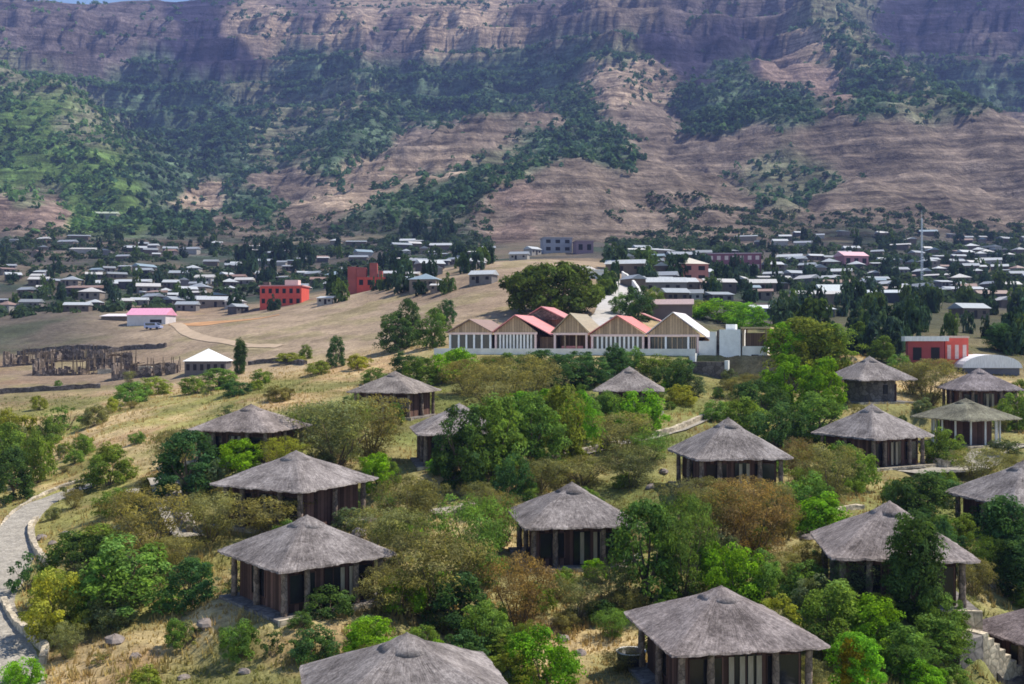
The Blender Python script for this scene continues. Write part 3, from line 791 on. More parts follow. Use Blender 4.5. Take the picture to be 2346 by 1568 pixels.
def low_wall(pts, w, h, m, label, name='kerb_wall', cat='low wall', group=None, lift=0, rough=.06, step=.5, px=True):
    ln = smooth_line(pts, step); V, Fc = [], []; rr = random.Random(len(label))
    for i, p in enumerate(ln):
        s = side(ln, i); z = gz(p.x, p.y) + lift
        for a, b in ((-.5, -.5), (-.5, h), (.5, h), (.5, -.5)):
            q = p + s * (a * w * rr.uniform(.85, 1.15)); V.append((q.x, q.y, z + b + (rr.uniform(-rough, rough) if b > 0 else 0)))
    for i in range(len(ln) - 1):
        for j in range(3):
            a = i * 4 + j; Fc.append((a, a + 4, a + 5, a + 1))
    e = (len(ln) - 1) * 4
    Fc += [(0, 1, 2, 3), (e, e + 3, e + 2, e + 1)]
    o = link(name, np_mesh(name, V, Fc, m))
    return tag(o, label, cat, group)

def H(*pp, zmin=24): return [hit(a, b, zmin) for a, b in pp]

left_c = H((10, 1640), (8, 1560), (-14, 1450), (-14, 1385), (22, 1320), (38, 1265), (44, 1215), (90, 1165), (150, 1135), (215, 1112))
_, pl = ribbon('paved_path', left_c, [4.2, 4.0, 3.2, 2.8, 2.7, 2.8, 3.0, 2.8, 2.6, 2.3], M['paving'], .10)
low_wall(H((8, 1385), (22, 1415), (50, 1448), (85, 1478), (104, 1496), (98, 1525)), .38, .5, M['palestone'], 'pale stone kerb wall hooking round the bend of the left path, lower piece', group='kerbs of the left path')
low_wall(H((108, 1298), (88, 1272), (72, 1240), (70, 1215), (84, 1196)), .38, .45, M['palestone'], 'pale stone kerb wall curving inside the upper bend of the left path', group='kerbs of the left path')
low_wall(H((4, 1340), (6, 1290), (-4, 1250), (4, 1215), (34, 1178), (82, 1145), (140, 1122), (212, 1100)), .34, .3, M['palestone'], 'long thin pale kerb along the outer side of the left path', group='kerbs of the left path')
low_wall(H((366, 1158), (392, 1178), (416, 1205), (436, 1232)), .45, .7, M['darkstone'], 'dark stone wall curving down beside the olive bush by the porch lodge')
ribbon('stone_path', H((300, 1128), (352, 1140), (388, 1172), (420, 1214), (440, 1240)), [2.2, 2.4, 2.4], M['paving'], .09)
ribbon('stone_path', H((1040, 1110), (1100, 1082), (1180, 1060), (1300, 1050), (1400, 1022), (1510, 1000), (1580, 975), (1645, 948)), [1.8, 2.0, 2.2, 2.0, 2.0], M['paving'], .1)
low_wall(H((1250, 1062), (1310, 1050), (1360, 1038), (1420, 1024)), .5, .6, M['palestone'], 'pale dry stone wall above the dark red lodge front')
low_wall(H((1075, 1085), (1110, 1074), (1142, 1066)), .6, .4, M['palestone'], 'short bright stone edge in the shade below the big leafy trees')
low_wall(H((1505, 1002), (1560, 984), (1640, 955)), .5, .55, M['palestone'], 'pale stone wall above the path behind the pillared lodge')
ribbon('stone_path', H((2080, 1090), (2130, 1082), (2190, 1086), (2260, 1050), (2346, 1020)), [3.6, 4.2, 3.4, 2.6], M['paving'], .12)
low_wall(H((2125, 1062), (2160, 1072), (2202, 1070)), .4, .8, M['palestone'], 'pale terrace wall beside the board fronted lodge with pale garden')
ribbon('stone_path', H((2190, 1290), (2230, 1300), (2270, 1345)), [2.4, 2.2, 1.4], M['paving'], .1)
low_wall(H((2232, 1292), (2258, 1320), (2275, 1352)), .4, .5, M['palestone'], 'pale stone edge running down from the eaves by the column tree')
low_wall(H((1815, 1192), (1870, 1188), (1940, 1172), (1975, 1166)), .5, .35, M['palestone'], 'pale stone edge behind the roof with the column tree')
low_wall(H((1010, 1190), (1060, 1172), (1120, 1160)), .9, .35, M['palestone'], 'broad pale stone terrace edge beside the dark red lodge front')
ribbon('stone_path', H((985, 1178), (1050, 1165), (1130, 1150)), [2.6, 2.6], M['paving'], .1)

# steps up to the lodge at the bottom right corner
p0, p1 = hit(2330, 1560), hit(2215, 1455)
dv = (p1 - p0).xy; L_ = dv.length; ang = math.atan2(dv.y, dv.x)
st = empty('stone_steps', (p0.x, p0.y, p0.z), ang)
tag(st, 'pale stone steps climbing to a landing beside the lodge at the bottom right', 'steps')
ns = 9; rise = max(.05, (p1.z - p0.z) / ns)
for i in range(ns):
    MB().box(i * L_ / ns, (i + 1) * L_ / ns - .004, -.9, .9, -.8, .12 + (i + 1) * rise + .004 * i).build('step', M['palestone'], st)
MB().box(L_, L_ + 2.2, -2.6, .95, -2.2, .10 + ns * rise).build('landing', M['slab'], st)
low_wall([p0 + Vector((1.0, -.6, 0)), (p0 + p1) * .5 + Vector((1.3, -.5, 0)), p1 + Vector((1.6, .2, 0))], .4, .75, M['darkstone'], 'dark stone wall beside the steps at the bottom right corner')
OCC += [(p.x, p.y, 1.6) for p in (p0, p0.lerp(p1, .33), p0.lerp(p1, .66), p1, p1 + Vector((-1.6, 1.6, 0)))]

# dusty tracks on the ridge
ribbon('dirt_track', H((400, 742), (425, 760), (470, 778), (540, 790), (640, 796), zmin=215), [3.4, 3.4, 2.6], plain('track_dust', (.44, .33, .23), .95, .15, .3), .12, False, .6, True)
ribbon('dirt_track', H((400, 745), (480, 742), (560, 735), (640, 722), zmin=215), [5, 7, 4], plain('orange_soil', (.46, .25, .12), .95, .25, .25), .1, False, .6, True)
ribbon('pale_road', [Vector((x, y, 0)) for x, y in ((14.5, 192), (19.5, 205), (22, 222), (24.5, 245), (24.5, 275), (20, 300))], [8, 8, 7, 7, 6, 5], M['roadpale'], .16, False, .7, True)
low_wall([Vector((28.0, 222, 0)), Vector((29.5, 245, 0)), Vector((29.0, 275, 0))], .5, 2.2, M['cream'], 'pale boundary wall beside the road behind the restaurant', 'boundary_wall', 'wall')

# ------------------------------------------------------------------ restaurant with five gables
rest = empty('restaurant', RO, RA)
tag(rest, 'long restaurant with five board gables, red, tan and white roofs and glazed fronts', 'restaurant')
for i, (s0, s1) in enumerate(((-.6, 13.0), (13.02, 26), (26.02, 40))):
    pass
MB().box(-1.2, 39.4, -3.4, 12.5, -1.6, -.02).build('terrace', M['white'], rest)
MB().box(-1.2, 39.4, -3.5, -3.402, -.3, .62).build('terrace_wall', M['cream'], rest)
G5 = [  # s0, s1, eave, apex, roof colour, front kind, depth, right eave lengthened to
    (0.0, 7.0, 3.1, 5.1, (.30, .20, .16), 'glass', 9.5, 7.4, None),
    (7.7, 14.4, 3.1, 5.7, (.74, .28, .27), 'slats', 10, 17.0, 2.6),
    (17.3, 22.5, 3.0, 5.9, (.36, .30, .20), 'open', 10, 23.0, None),
    (23.2, 31.2, 2.75, 5.5, (.66, .22, .19), 'slats', 10, 31.8, None),
    (31.9, 39.3, 2.7, 5.9, (.78, .70, .69), 'bays', 10.5, 41.0, 1.9),
]
def roof_slab(x0, z0, x1, z1, y0, y1, t=.14):
    """sloping sheet from the ridge (x0,z0) to the eave (x1,z1)"""
    b = MB()
    vs = [(x0, y0, z0), (x1, y0, z1), (x1, y1, z1), (x0, y1, z0), (x0, y0, z0 + t), (x1, y0, z1 + t), (x1, y1, z1 + t), (x0, y1, z0 + t)]
    fs = [(0, 1, 2, 3), (4, 7, 6, 5), (0, 4, 5, 1), (1, 5, 6, 2), (2, 6, 7, 3), (3, 7, 4, 0)]
    if x1 < x0: fs = [f[::-1] for f in fs]
    return b.add(vs, fs)
for s0, s1, ev, ap, rc, kind, dep, reave, rz in G5:
    c = (s0 + s1) / 2
    rz = ev - .05 if rz is None else rz
    rf = link('roof', roof_slab(c, ap, reave, rz, -.5, dep).mesh('roof', M['oc_roof']), rest); rf.color = (*rc, 1)
    lf = link('roof', roof_slab(c, ap, s0 - .45, ev - .05, -.5, dep).mesh('roof', M['oc_roof']), rest); lf.color = (*rc, 1)
    g_ = MB().add([(s0 - .2, .0, ev), (s1 + .2, .0, ev), (c, .0, ap - .05), (s0 - .2, .12, ev), (s1 + .2, .12, ev), (c, .12, ap - .05)], [(0, 1, 2), (5, 4, 3), (0, 3, 4, 1)])
    g_.build('gable', M['gable'], rest)
    MB().box(s0 - .2, s1 + .2, -.08, .1, ev - .32, ev - .003).build('fascia', M['pinkfascia'], rest)
    MB().box(s0, s1, 3.0, dep, -.015, ev - .33).build('wall', M['bamboo'], rest)
    for x in (s0 + .1, s1 - .1):
        MB().box(x - .15, x + .15, -.1, .2, -.015, ev - .323).build('post', M['pinkfascia'] if kind != 'glass' else M['white'], rest)
    if kind in ('slats', 'glass'):
        k_ = 11 if kind == 'slats' else 5
        MB().box(s0 + .26, s1 - .26, .13, .17, .02, ev - .33).build('glazing', M['glass'], rest)
        for i in range(1, k_):
            x = s0 + .25 + (s1 - s0 - .5) * i / k_
            MB().box(x - .14, x + .14, -.02, .10, .02, ev - .33).build('mullion', M['cream'] if kind == 'slats' else M['white'], rest)
    elif kind == 'bays':
        for x in (s0 + .35 * (s1 - s0), s0 + .8 * (s1 - s0)):
            MB().box(x - .14, x + .14, -.05, .15, -.015, ev - .323).build('post', M['white'], rest)
        for a, b in ((.05, .33), (.37, .78), (.82, .97)):
            w_ = MB().box(s0 + a * (s1 - s0), s0 + b * (s1 - s0), .25, .3, .1, ev - .4).build('window', M['glass'], rest)
            for q in range(1, 4):
                x = s0 + (a + (b - a) * q / 4) * (s1 - s0)
                MB().box(x - .05, x + .05, .2, .248, .1, ev - .4).build('window_bar', M['gable'], w_)
    else:
        for x in (s0 + 1.6, s0 + 3.4):
            MB().box(x - .1, x + .1, .3, .5, -.015, ev - .323).build('post', M['gable'], rest)
        MB().box(s0 + 1.0, s1 - .8, .6, .75, .0, 1.0).build('counter', plain('pink_counter', (.5, .2, .18), .8, .3, 2), rest)
MB().box(14.7, 17.0, 1.0, 8, -.015, 2.4).build('wall', M['bamboo'], rest)
MB().box(22.8, 23.0, .5, 8, -.015, 2.7).build('wall', plain('brick_red', (.30, .11, .08), .9, .3, 3), rest)
rk = link('roof', roof_slab(12.2, 7.3, 17.2, 4.9, 9.5, 17).mesh('roof', M['oc_roof']), rest); rk.color = (.62, .26, .25, 1)
rk = link('roof', roof_slab(12.2, 7.3, 8.6, 5.2, 9.5, 17).mesh('roof', M['oc_roof']), rest); rk.color = (.62, .26, .25, 1)
MB().add([(8.8, 9.8, 5.2), (16.8, 9.8, 5.2), (12.2, 9.8, 7.2), (8.8, 10, 5.2), (16.8, 10, 5.2), (12.2, 10, 7.2)], [(0, 1, 2), (5, 4, 3), (0, 3, 4, 1)]).build('gable', M['darkstone'], rest)
MB().box(9, 16.6, 10.2, 16.8, -.015, 5.2).build('wall', M['bamboo'], rest)
rk = link('roof', roof_slab(28.6, 6.1, 33.2, 4.2, 10.2, 13).mesh('roof', M['oc_roof']), rest); rk.color = (.62, .30, .26, 1)

wb = empty('white_annex', RO, RA)
tag(wb, 'plain white rendered annex at the end of the restaurant', 'annex')
MB().box(39.5, 41.05, -1.0, 6.5, -4.6, 1.75).build('wall', M['cream'], wb)
MB().box(41.053, 42.0, -1.0, 6.5, -4.6, 3.1).build('wall', M['cream'], wb)
MB().box(42.02, 42.5, -.4, 6.5, -4.6, 3.3).build('downpipe_recess', M['darkstone'], wb)
MB().box(42.52, 45.5, -1.4, 6.0, -4.6, 3.4).build('wall', M['white'], wb)
for x in (43.3, 44.3): MB().box(x, x + .7, -1.45, -1.39, -1.3, -.7).build('window', M['dark'], wb)
MB().box(43.0, 44.4, 2, 4, 3.4, 4.2).build('roof_tank', M['white'], wb)
tw = empty('lookout_tower', RO, RA)
tag(tw, 'small pale tower with an open timber upper room beside the white annex', 'tower')
MB().box(45.7, 49.2, -1.0, 3.4, -5.0, 1.0).build('base_wall', M['cream'], tw)
for x in (45.85, 49.05):
    for y in (-.9, 3.3): MB().box(x - .12, x + .12, y - .12, y + .12, 1.0, 3.5).build('post', M['gable'], tw)
MB().box(46.1, 48.8, -.6, 3.0, 1.0, 2.9).build('upper_wall', M['bamboo'], tw)
MB().box(45.55, 49.7, -1.4, 3.9, 3.5, 3.75).build('roof', plain('ochre_board', (.55, .42, .24), .8, .15), tw)
MB().box(47.0, 48.0, -1.06, -.99, -1.3, -.2).build('window', M['dark'], tw)
rw = tag(MB().box(38.8, 43.7, -5.4, -3.52, -6.6, -1.2).build('retaining_wall', M['darkstone'], loc=RO, rz=RA), 'dark stone retaining wall below the white annex', 'retaining wall')
tag(MB().box(43.75, 44.25, -5.2, -3.6, -6.2, -1.0).build('gate_pier', M['white'], loc=RO, rz=RA), 'narrow white pier at the end of the dark retaining wall', 'pier')

# ------------------------------------------------------------------ buildings of the town
def block(px, py, Z, wpx, hpx, name, label, cat, wall, roofc=None, roof='flat', turn=0.0, depth=None, rows=0, cols=0, winm=None, rh=None, group=None, over=.35):
    p = hit(px, py, Z * .8); k = p.y / F
    w, h = wpx * k, hpx * k; d_ = depth or w * .7
    root = empty(name, p, R(turn))
    tag(root, label, cat, group)
    a = link('wall', MB().box(-w / 2, w / 2, 0, d_, -2.5, h).mesh('wall', M['redbrick']), root); a.color = (*wall, 1)
    rh = rh or w * .18
    rc = roofc or wall
    x0, x1, y0, y1 = -w / 2 - over, w / 2 + over, -over, d_ + over
    if roof == 'flat':
        b = MB().box(x0, x1, y0, y1, h, h + (.35 if over < .5 else .8))
    elif roof == 'gable':
        b = MB().add([(x0, y0, h), (x1, y0, h), (x1, y1, h), (x0, y1, h), (x0, d_ / 2, h + rh), (x1, d_ / 2, h + rh)], [(0, 1, 5, 4), (2, 3, 4, 5), (0, 4, 3), (1, 2, 5), (0, 3, 2, 1)])
    elif roof == 'hip':
        b = MB().add([(x0, y0, h), (x1, y0, h), (x1, y1, h), (x0, y1, h), (0, d_ / 2, h + rh)], [(0, 1, 4), (1, 2, 4), (2, 3, 4), (3, 0, 4), (0, 3, 2, 1)])
    elif roof == 'shed':
        b = MB().add([(x0, y0, h), (x1, y0, h), (x1, y1, h + rh), (x0, y1, h + rh), (x0, y0, h + .15), (x1, y0, h + .15), (x1, y1, h + rh + .15), (x0, y1, h + rh + .15)], [(0, 3, 2, 1), (4, 5, 6, 7), (0, 1, 5, 4), (1, 2, 6, 5), (2, 3, 7, 6), (3, 0, 4, 7)])
    elif roof == 'barrel':
        b = MB(); n_ = 12
        for i in range(n_ + 1):
            t = math.pi * i / n_; b.v += [(x0 + (x1 - x0) * (1 - math.cos(t)) / 2, y0, h + rh * math.sin(t)), (x0 + (x1 - x0) * (1 - math.cos(t)) / 2, y1, h + rh * math.sin(t))]
        for i in range(n_): b.f.append((i * 2, i * 2 + 2, i * 2 + 3, i * 2 + 1)); b.m.append(0)
        b.f.append(tuple(i * 2 for i in range(n_ + 1))[::-1]); b.m.append(0)
    if roof != 'none':
        r_ = link('roof', b.mesh('roof', M['oc_roof']), root)
        r_.color = (*rc, 1)
    for i in range(rows):
        for j in range(cols):
            x = -w / 2 + w * (j + .5) / cols; z = h * (i + .55) / rows
            MB().box(x - w / cols * .24, x + w / cols * .24, -.06, .05, z - h / rows * .25, z + h / rows * .22).build('window', winm or M['dark'], root)
    return root, w, h, d_

RED, DRED, PINK = (.66, .10, .07), (.40, .10, .08), (.70, .30, .36)
WHT, TIN, BLU, RUS, GRY = (.47, .485, .50), (.32, .345, .37), (.25, .32, .37), (.28, .18, .14), (.24, .255, .27)
MUD, STO, PLA = (.15, .115, .09), (.20, .18, .17), (.36, .33, .30)
LMK = []                                    # landmarks for wording: (px, py, words)
def lm(px, py, words): LMK.append((px, py, words))

r_, w, h, d_ = block(643, 702, 330, 97, 46, 'red_building', 'bright red two storey block with two rows of dark windows', 'building', RED, (.66, .30, .29), 'flat', -4, 9, 2, 6)
MB().box(w * .08, w * .4, 1, 4, h + .36, h + 2.0).build('roof_room', M['pinkfascia'], r_)
MB().box(-w * .45, -w * .3, 1, 3, h + .36, h + 1.4).build('roof_room', M['darkstone'], r_); lm(643, 680, 'the bright red block')
r_, w, h, d_ = block(866, 662, 372, 96, 26, 'red_building', 'half built dark red block with bare stepped upper walls', 'building', RED, DRED, 'none', 5, 9, 1, 5)
for a, b, t in ((-.5, -.28, 3.0), (-.2, -.02, 4.4), (.02, .1, 2.0)):
    c = link('upper_wall', MB().box(a * w, b * w, .2, 6, h, h + t).mesh('upper_wall', M['redbrick']), r_); c.color = (*DRED, 1)
c = link('side_wall', MB().box(-.72 * w, -.505 * w, .5, 7, -2, h + 3.2).mesh('side_wall', M['redbrick']), r_); c.color = (*DRED, 1); lm(856, 640, 'the half built block')
r_, w, h, d_ = block(335, 747, 303, 92, 24, 'pink_roofed_house', 'white walled house with a bright pink roof beside the dirt track', 'house', (.62, .58, .58), (.80, .36, .50), 'gable', -6, 7, 1, 0); lm(330, 725, 'the pink roofed house')
MB().box(.1 * w, .4 * w, -.06, .04, .6, 1.7).build('window', M['dark'], r_)
block(262, 735, 309, 62, 9, 'long_shed', 'long low shed with a white sheet roof joined to the pink roofed house', 'shed', MUD, (.82, .74, .74), 'shed', -4, 5, rh=.8)
r_, w, h, d_ = block(1592, 660, 400, 66, 42, 'red_house', 'salmon red two storey house with pale hipped roof among dark trees', 'house', (.50, .20, .16), (.62, .56, .46), 'hip', 12, 9, 2, 2, rh=2.2); lm(1590, 635, 'the salmon red house')
r_, w, h, d_ = block(1682, 622, 520, 122, 40, 'pink_building', 'long pink and maroon two storey block with a pale flat roof', 'building', (.30, .11, .14), (.66, .46, .50), 'flat', -5, 11, 2, 7, M['pinkfascia']); lm(1680, 600, 'the long pink block')
block(1962, 612, 540, 62, 24, 'pink_house', 'pink house with a pink pitched roof halfway up the town', 'house', (.46, .20, .22), (.74, .42, .46), 'gable', 14, 9, 1, 3); lm(1962, 595, 'the pink house')
block(1278, 588, 600, 66, 34, 'grey_building', 'grey two storey block at the foot of the brown hill', 'building', (.30, .30, .34), (.34, .33, .36), 'flat', 8, 9, 2, 3); lm(1275, 570, 'the grey hill foot block')
block(1340, 596, 590, 40, 28, 'mauve_building', 'mauve block beside the grey block under the brown hill', 'building', (.26, .18, .21), (.30, .22, .25), 'flat', 8, 8, 1, 2)
block(1476, 590, 560, 80, 12, 'long_shed', 'long shed with a thin white roof on the bare slope behind the big tree', 'shed', PLA, (.80, .78, .72), 'shed', 4, 8, rh=1.2); lm(1476, 580, 'the bare slope shed')
block(1100, 590, 560, 56, 12, 'long_shed', 'low shed with a white roof on the bare ground above the ridge', 'shed', MUD, (.80, .77, .74), 'shed', -4, 8, rh=1.0)
block(233, 502, 800, 66, 10, 'hillside_hall', 'long pale green roofed hall on the grassy shelf at the foot of the mountain', 'hall', (.30, .30, .22), (.42, .46, .33), 'gable', 4, 10, rh=2.0); lm(233, 500, 'the grassy shelf hall')
block(1925, 694, 330, 84, 26, 'long_shed', 'long dark shed with a pale pitched roof, western of two above the dark trees', 'shed', (.07, .07, .08), (.50, .54, .55), 'gable', 4, 8, rh=2.2)
block(2034, 694, 325, 92, 22, 'long_shed', 'long dark shed with a thin pale roof edge, eastern of two above the dark trees', 'shed', (.05, .055, .06), (.52, .56, .57), 'shed', -2, 7, rh=1.2); lm(1985, 680, 'the two long dark sheds')
block(1770, 732, 290, 84, 24, 'long_shed', 'grey shed with long white roof edge right behind the bright green bushes', 'shed', (.17, .18, .20), (.74, .75, .76), 'shed', 0, 7, rh=1.0)
block(1880, 728, 285, 66, 18, 'long_shed', 'dark low shed with a white roof above the white tents', 'shed', (.10, .11, .13), (.72, .74, .75), 'shed', 2, 6, rh=.9)
block(1540, 742, 205, 90, 42, 'stone_house', 'dark stone house with a rusty brown roof behind the white restaurant roof', 'house', (.16, .13, .13), (.42, .30, .27), 'shed', -10, 7, rh=1.3); lm(1540, 715, 'the rusty roofed stone house')
block(1368, 640, 290, 42, 18, 'gatehouse', 'small white gatehouse beside the pale road', 'gatehouse', (.74, .73, .69), (.78, .77, .72), 'flat', -8, 4, 0, 0)
block(2122, 846, 172, 78, 62, 'red_kiosk', 'dark red kiosk under a white flat canopy beside the bright red room', 'kiosk', (.40, .08, .08), (.85, .86, .84), 'flat', -12, 2.6, 1, 2, over=.6); lm(2140, 810, 'the red kiosk')
block(2192, 846, 176, 50, 68, 'red_room', 'bright red single room with a pale roof beside the kiosk', 'room', (.80, .14, .10), (.80, .58, .46), 'flat', -12, 2.6, 1, 3, M['pinkfascia'], over=.1)
block(2272, 858, 158, 122, 14, 'arched_shed', 'shed with a big white arched roof behind the thatched roof on the right', 'shed', (.14, .14, .17), (.84, .84, .85), 'barrel', -6, 7, rh=2.1); lm(2270, 835, 'the white arched roof')
r_, w, h, d_ = block(470, 860, 208, 92, 30, 'pyramid_roofed_house', 'dark stone house with a bright white pyramid roof below the grassy ridge', 'house', (.15, .135, .13), (.84, .84, .83), 'hip', 6, 7, 1, 6, rh=2.4); lm(470, 830, 'the white pyramid roof')
def ruin(px, py, Z, wpx, hpx, label, seed):
    r = random.Random(seed); p = hit(px, py, Z * .8); k = p.y / F; w, h, d_ = wpx * k, hpx * k, 6.0
    root = empty('ruined_house', p, R(r.uniform(-5, 5))); tag(root, label, 'ruin')
    for (x0, y0), (x1, y1) in (((-w / 2, 0), (w / 2, 0)), ((-w / 2, d_), (w / 2, d_)), ((-w / 2, 0), (-w / 2, d_)), ((w / 2, 0), (w / 2, d_)), ((-w * .15, 0), (-w * .15, d_)), ((w * .2, 0), (w * .2, d_))):
        L_ = math.hypot(x1 - x0, y1 - y0); n_ = max(4, int(L_ / .7)); b = MB(); cur = h * r.uniform(.5, 1)
        for i in range(n_):
            cur = min(h * 1.1, max(.25, cur + r.uniform(-.8, .8)))
            hh_ = .35 if r.random() < .14 else cur
            t0, t1 = i / n_, (i + 1) / n_ - .002
            xa, xb, ya, yb = x0 + (x1 - x0) * t0, x0 + (x1 - x0) * t1, y0 + (y1 - y0) * t0, y0 + (y1 - y0) * t1
            if abs(x1 - x0) > .01: b.box(xa, xb, y0 - .25, y0 + .25, -1.5, hh_)
            else: b.box(x0 - .24, x0 + .24, ya + .26, yb + .26, -1.5, hh_)
        b.build('wall', M['ruinstone'], root)
    for i in range(20):
        x, y = r.uniform(-w / 2, w / 2), r.uniform(.6, d_ - .4)
        MB().tube([(x, y, -.5), (x + r.uniform(-.3, .3), y, h + r.uniform(.2, 1.6))], [.11, .07], 6).build('post', M['bark'], root)
    for i in range(9):
        x = r.uniform(-w * .4, w * .2)
        MB().tube([(x, r.uniform(1, 5), h * .9), (x + r.uniform(2, 5), r.uniform(1, 5), h * r.uniform(.8, 1.15))], [.09, .07], 6).build('beam', M['bark'], root)
M['ruinstone'] = stone('ruin_stone', (.21, .165, .135), 1.3, .6, .4)
ruin(330, 866, 218, 150, 30, 'roofless dark stone house with broken walls beside the white pyramid roof', 4)
ruin(150, 862, 232, 150, 36, 'rubble and timber posts of a dark roofless house at the field edge', 9)
ruin(255, 846, 236, 110, 34, 'middle broken stone shell with timber posts between the dark roofless houses', 23)
ruin(60, 838, 246, 110, 30, 'outermost broken stone shell with posts on the far edge of the ruins', 31)
ruin(175, 826, 262, 120, 22, 'farther broken stone shell behind the dark roofless house', 15)
lm(200, 850, 'the stone ruins')
for pts, h_, m_, t_ in [
    (((225, 858), (300, 852), (390, 852)), 1.0, 'palestone', 'long pale topped field wall in front of the roofless house'),
    (((0, 905), (70, 900), (150, 895), (230, 890)), .9, 'darkstone', 'low dark field wall at the foot of the terraced field'),
    (((40, 815), (110, 808), (200, 802), (260, 806)), 1.1, 'darkstone', 'broken stone field wall behind the rubble house'),
    (((570, 838), (640, 832), (700, 836)), .8, 'darkstone', 'low stone wall beside the slim dark cypress'),
    (((240, 812), (300, 802), (380, 798)), 1.0, 'darkstone', 'stone field wall climbing behind the roofless house')]:
    low_wall(H(*pts, zmin=150), .6, h_, M[m_], t_, 'field_wall', 'field wall', 'field walls by the ruins', rough=.2, step=1.2)

# parked pale van on the track
vp = hit(352, 755, 250); van = empty('parked_van', vp, R(-12))
tag(van, 'pale blue van parked on the dirt track in front of the pink roofed house', 'van')
vb = MB(); prof = [(-2.4, .35), (2.3, .35), (2.4, .9), (1.7, 1.05), (1.1, 1.85), (-2.3, 1.9), (-2.45, 1.0)]
vb.add([(x, -.9, z) for x, z in prof] + [(x, .9, z) for x, z in prof], [tuple(range(7)), tuple(range(13, 6, -1))] + [(i, i + 7, (i + 1) % 7 + 7, (i + 1) % 7) for i in range(7)])
bo = vb.build('body', plain('pale_blue_paint', (.42, .46, .66), .35, .08, 1, spec=.5), van)
for x in (-1.5, 1.5):
    for y in (-.92, .92): MB().tube([(x, y - .1, .34), (x, y + .1, .34)], .34, 14).build('wheel', M['blackp'], van)
MB().box(-2.0, .9, -.93, -.901, 1.1, 1.7).build('side_window', M['glass'], van)
MB().add([(1.72, -.8, 1.08), (1.72, .8, 1.08), (1.16, .8, 1.82), (1.16, -.8, 1.82)], [(0, 1, 2, 3)]).build('windscreen', M['glass'], van)

# radio mast
mp_ = hit(2112, 650, 380); mast = empty('radio_mast', mp_)
tag(mast, 'tall thin grey lattice radio mast rising above the town roofs', 'mast')
mh = 150 * mp_.y / F
lg = MB()
for i in range(3):
    a = 2 * math.pi * i / 3
    MB().tube([(.5 * math.cos(a), .5 * math.sin(a), -1), (.28 * math.cos(a), .28 * math.sin(a), mh)], .09, 6).build('leg', M['metal'], mast)
br = MB(); nb = 26
for k in range(nb):
    z0, z1 = mh * k / nb, mh * (k + 1) / nb
    for i in range(3):
        a, b = 2 * math.pi * i / 3, 2 * math.pi * (i + 1) / 3; q0, q1 = .5 - .22 * k / nb, .5 - .22 * (k + 1) / nb
        br.tube([(q0 * math.cos(a), q0 * math.sin(a), z0), (q1 * math.cos(b), q1 * math.sin(b), z1)], .05, 4, cap=False)
br.build('bracing', M['metal'], mast)
MB().tube([(0, 0, mh), (0, 0, mh + 3)], .05, 6).build('antenna', M['metal'], mast)
lm(2112, 570, 'the radio mast')
lm(1270, 650, 'the big round tree'); lm(1700, 780, 'the white annex')

# white tents
for px, py, Z, wp, hp, t_ in [(1846, 772, 235, 36, 46, 'tall white tent among the trees behind the annex'), (1890, 770, 232, 40, 24, 'low white tent next to the tall white tent'), (2002, 790, 205, 36, 26, 'pale green domed tent among trees before the red kiosk')]:
    p = hit(px, py + 6, Z * .8); k_ = p.y / F; w_, h_ = wp * k_, hp * k_
    t = empty('tent', p, R(random.uniform(-20, 20))); tag(t, t_, 'tent', 'pale tents behind the annex')
    b = MB(); b.lathe([(w_ * .5, -1), (w_ * .5, h_ * .45), (w_ * .42, h_ * .62), (w_ * .22, h_ * .88), (.01, h_)], 14)
    b.build('canopy', M['white'], t, True)
    MB().box(-.6, .6, -w_ * .52, -w_ * .42, -.5, h_ * .4).build('doorway', M['dark'], t)

# small houses: each its own object, walls and roof as parts
def house_meshes():
    out = []
    for w, d_, h, kind, rh in ((9, 5.5, 2.6, 'gable', 1.5), (7, 5, 2.5, 'gable', 1.4), (6, 5, 2.4, 'shed', 1.0), (12, 5.5, 2.7, 'gable', 1.5), (8, 7, 2.6, 'hip', 1.9), (15, 5.5, 2.8, 'shed', 1.3)):
        wall = MB().box(-w / 2, w / 2, -d_ / 2, d_ / 2, -2.5, h).mesh('wall', M['oc_wall'])
        o = .4; x0, x1, y0, y1 = -w / 2 - o, w / 2 + o, -d_ / 2 - o, d_ / 2 + o
        if kind == 'gable': b = MB().add([(x0, y0, h), (x1, y0, h), (x1, y1, h), (x0, y1, h), (x0, 0, h + rh), (x1, 0, h + rh)], [(0, 1, 5, 4), (2, 3, 4, 5), (0, 4, 3), (1, 2, 5), (0, 3, 2, 1)])
        elif kind == 'hip': b = MB().add([(x0, y0, h), (x1, y0, h), (x1, y1, h), (x0, y1, h), (0, 0, h + rh)], [(0, 1, 4), (1, 2, 4), (2, 3, 4), (3, 0, 4), (0, 3, 2, 1)])
        else: b = MB().add([(x0, y0, h), (x1, y0, h), (x1, y1, h + rh), (x0, y1, h + rh), (x0, y1, h), (x1, y1, h)], [(0, 1, 2, 3), (0, 4, 5, 1), (0, 3, 4), (1, 5, 2), (2, 5, 4, 3)])
        door = MB().box(-.5, .5, -d_ / 2 - .06, -d_ / 2 - .002, 0, 2.0).mesh('door', M['dark'])
        win = MB().box(-.5, .5, -d_ / 2 - .06, -d_ / 2 - .002, 1.0, 1.9).mesh('window', M['dark'])
        out.append((wall, b.mesh('roof', M['oc_roof']), door, win, w, kind))
    return out
HM = house_meshes()
TOWN = []                                    # (object, px, py, look)
ROOFC = [('white', WHT), ('white', (.52, .50, .48)), ('silver grey', TIN), ('silver grey', (.28, .30, .33)), ('blue grey', BLU), ('rusty', RUS), ('dull grey', GRY)]
ROOFW = [5, 4, 4, 3, 1.3, .8, 1.2]
used_t = []
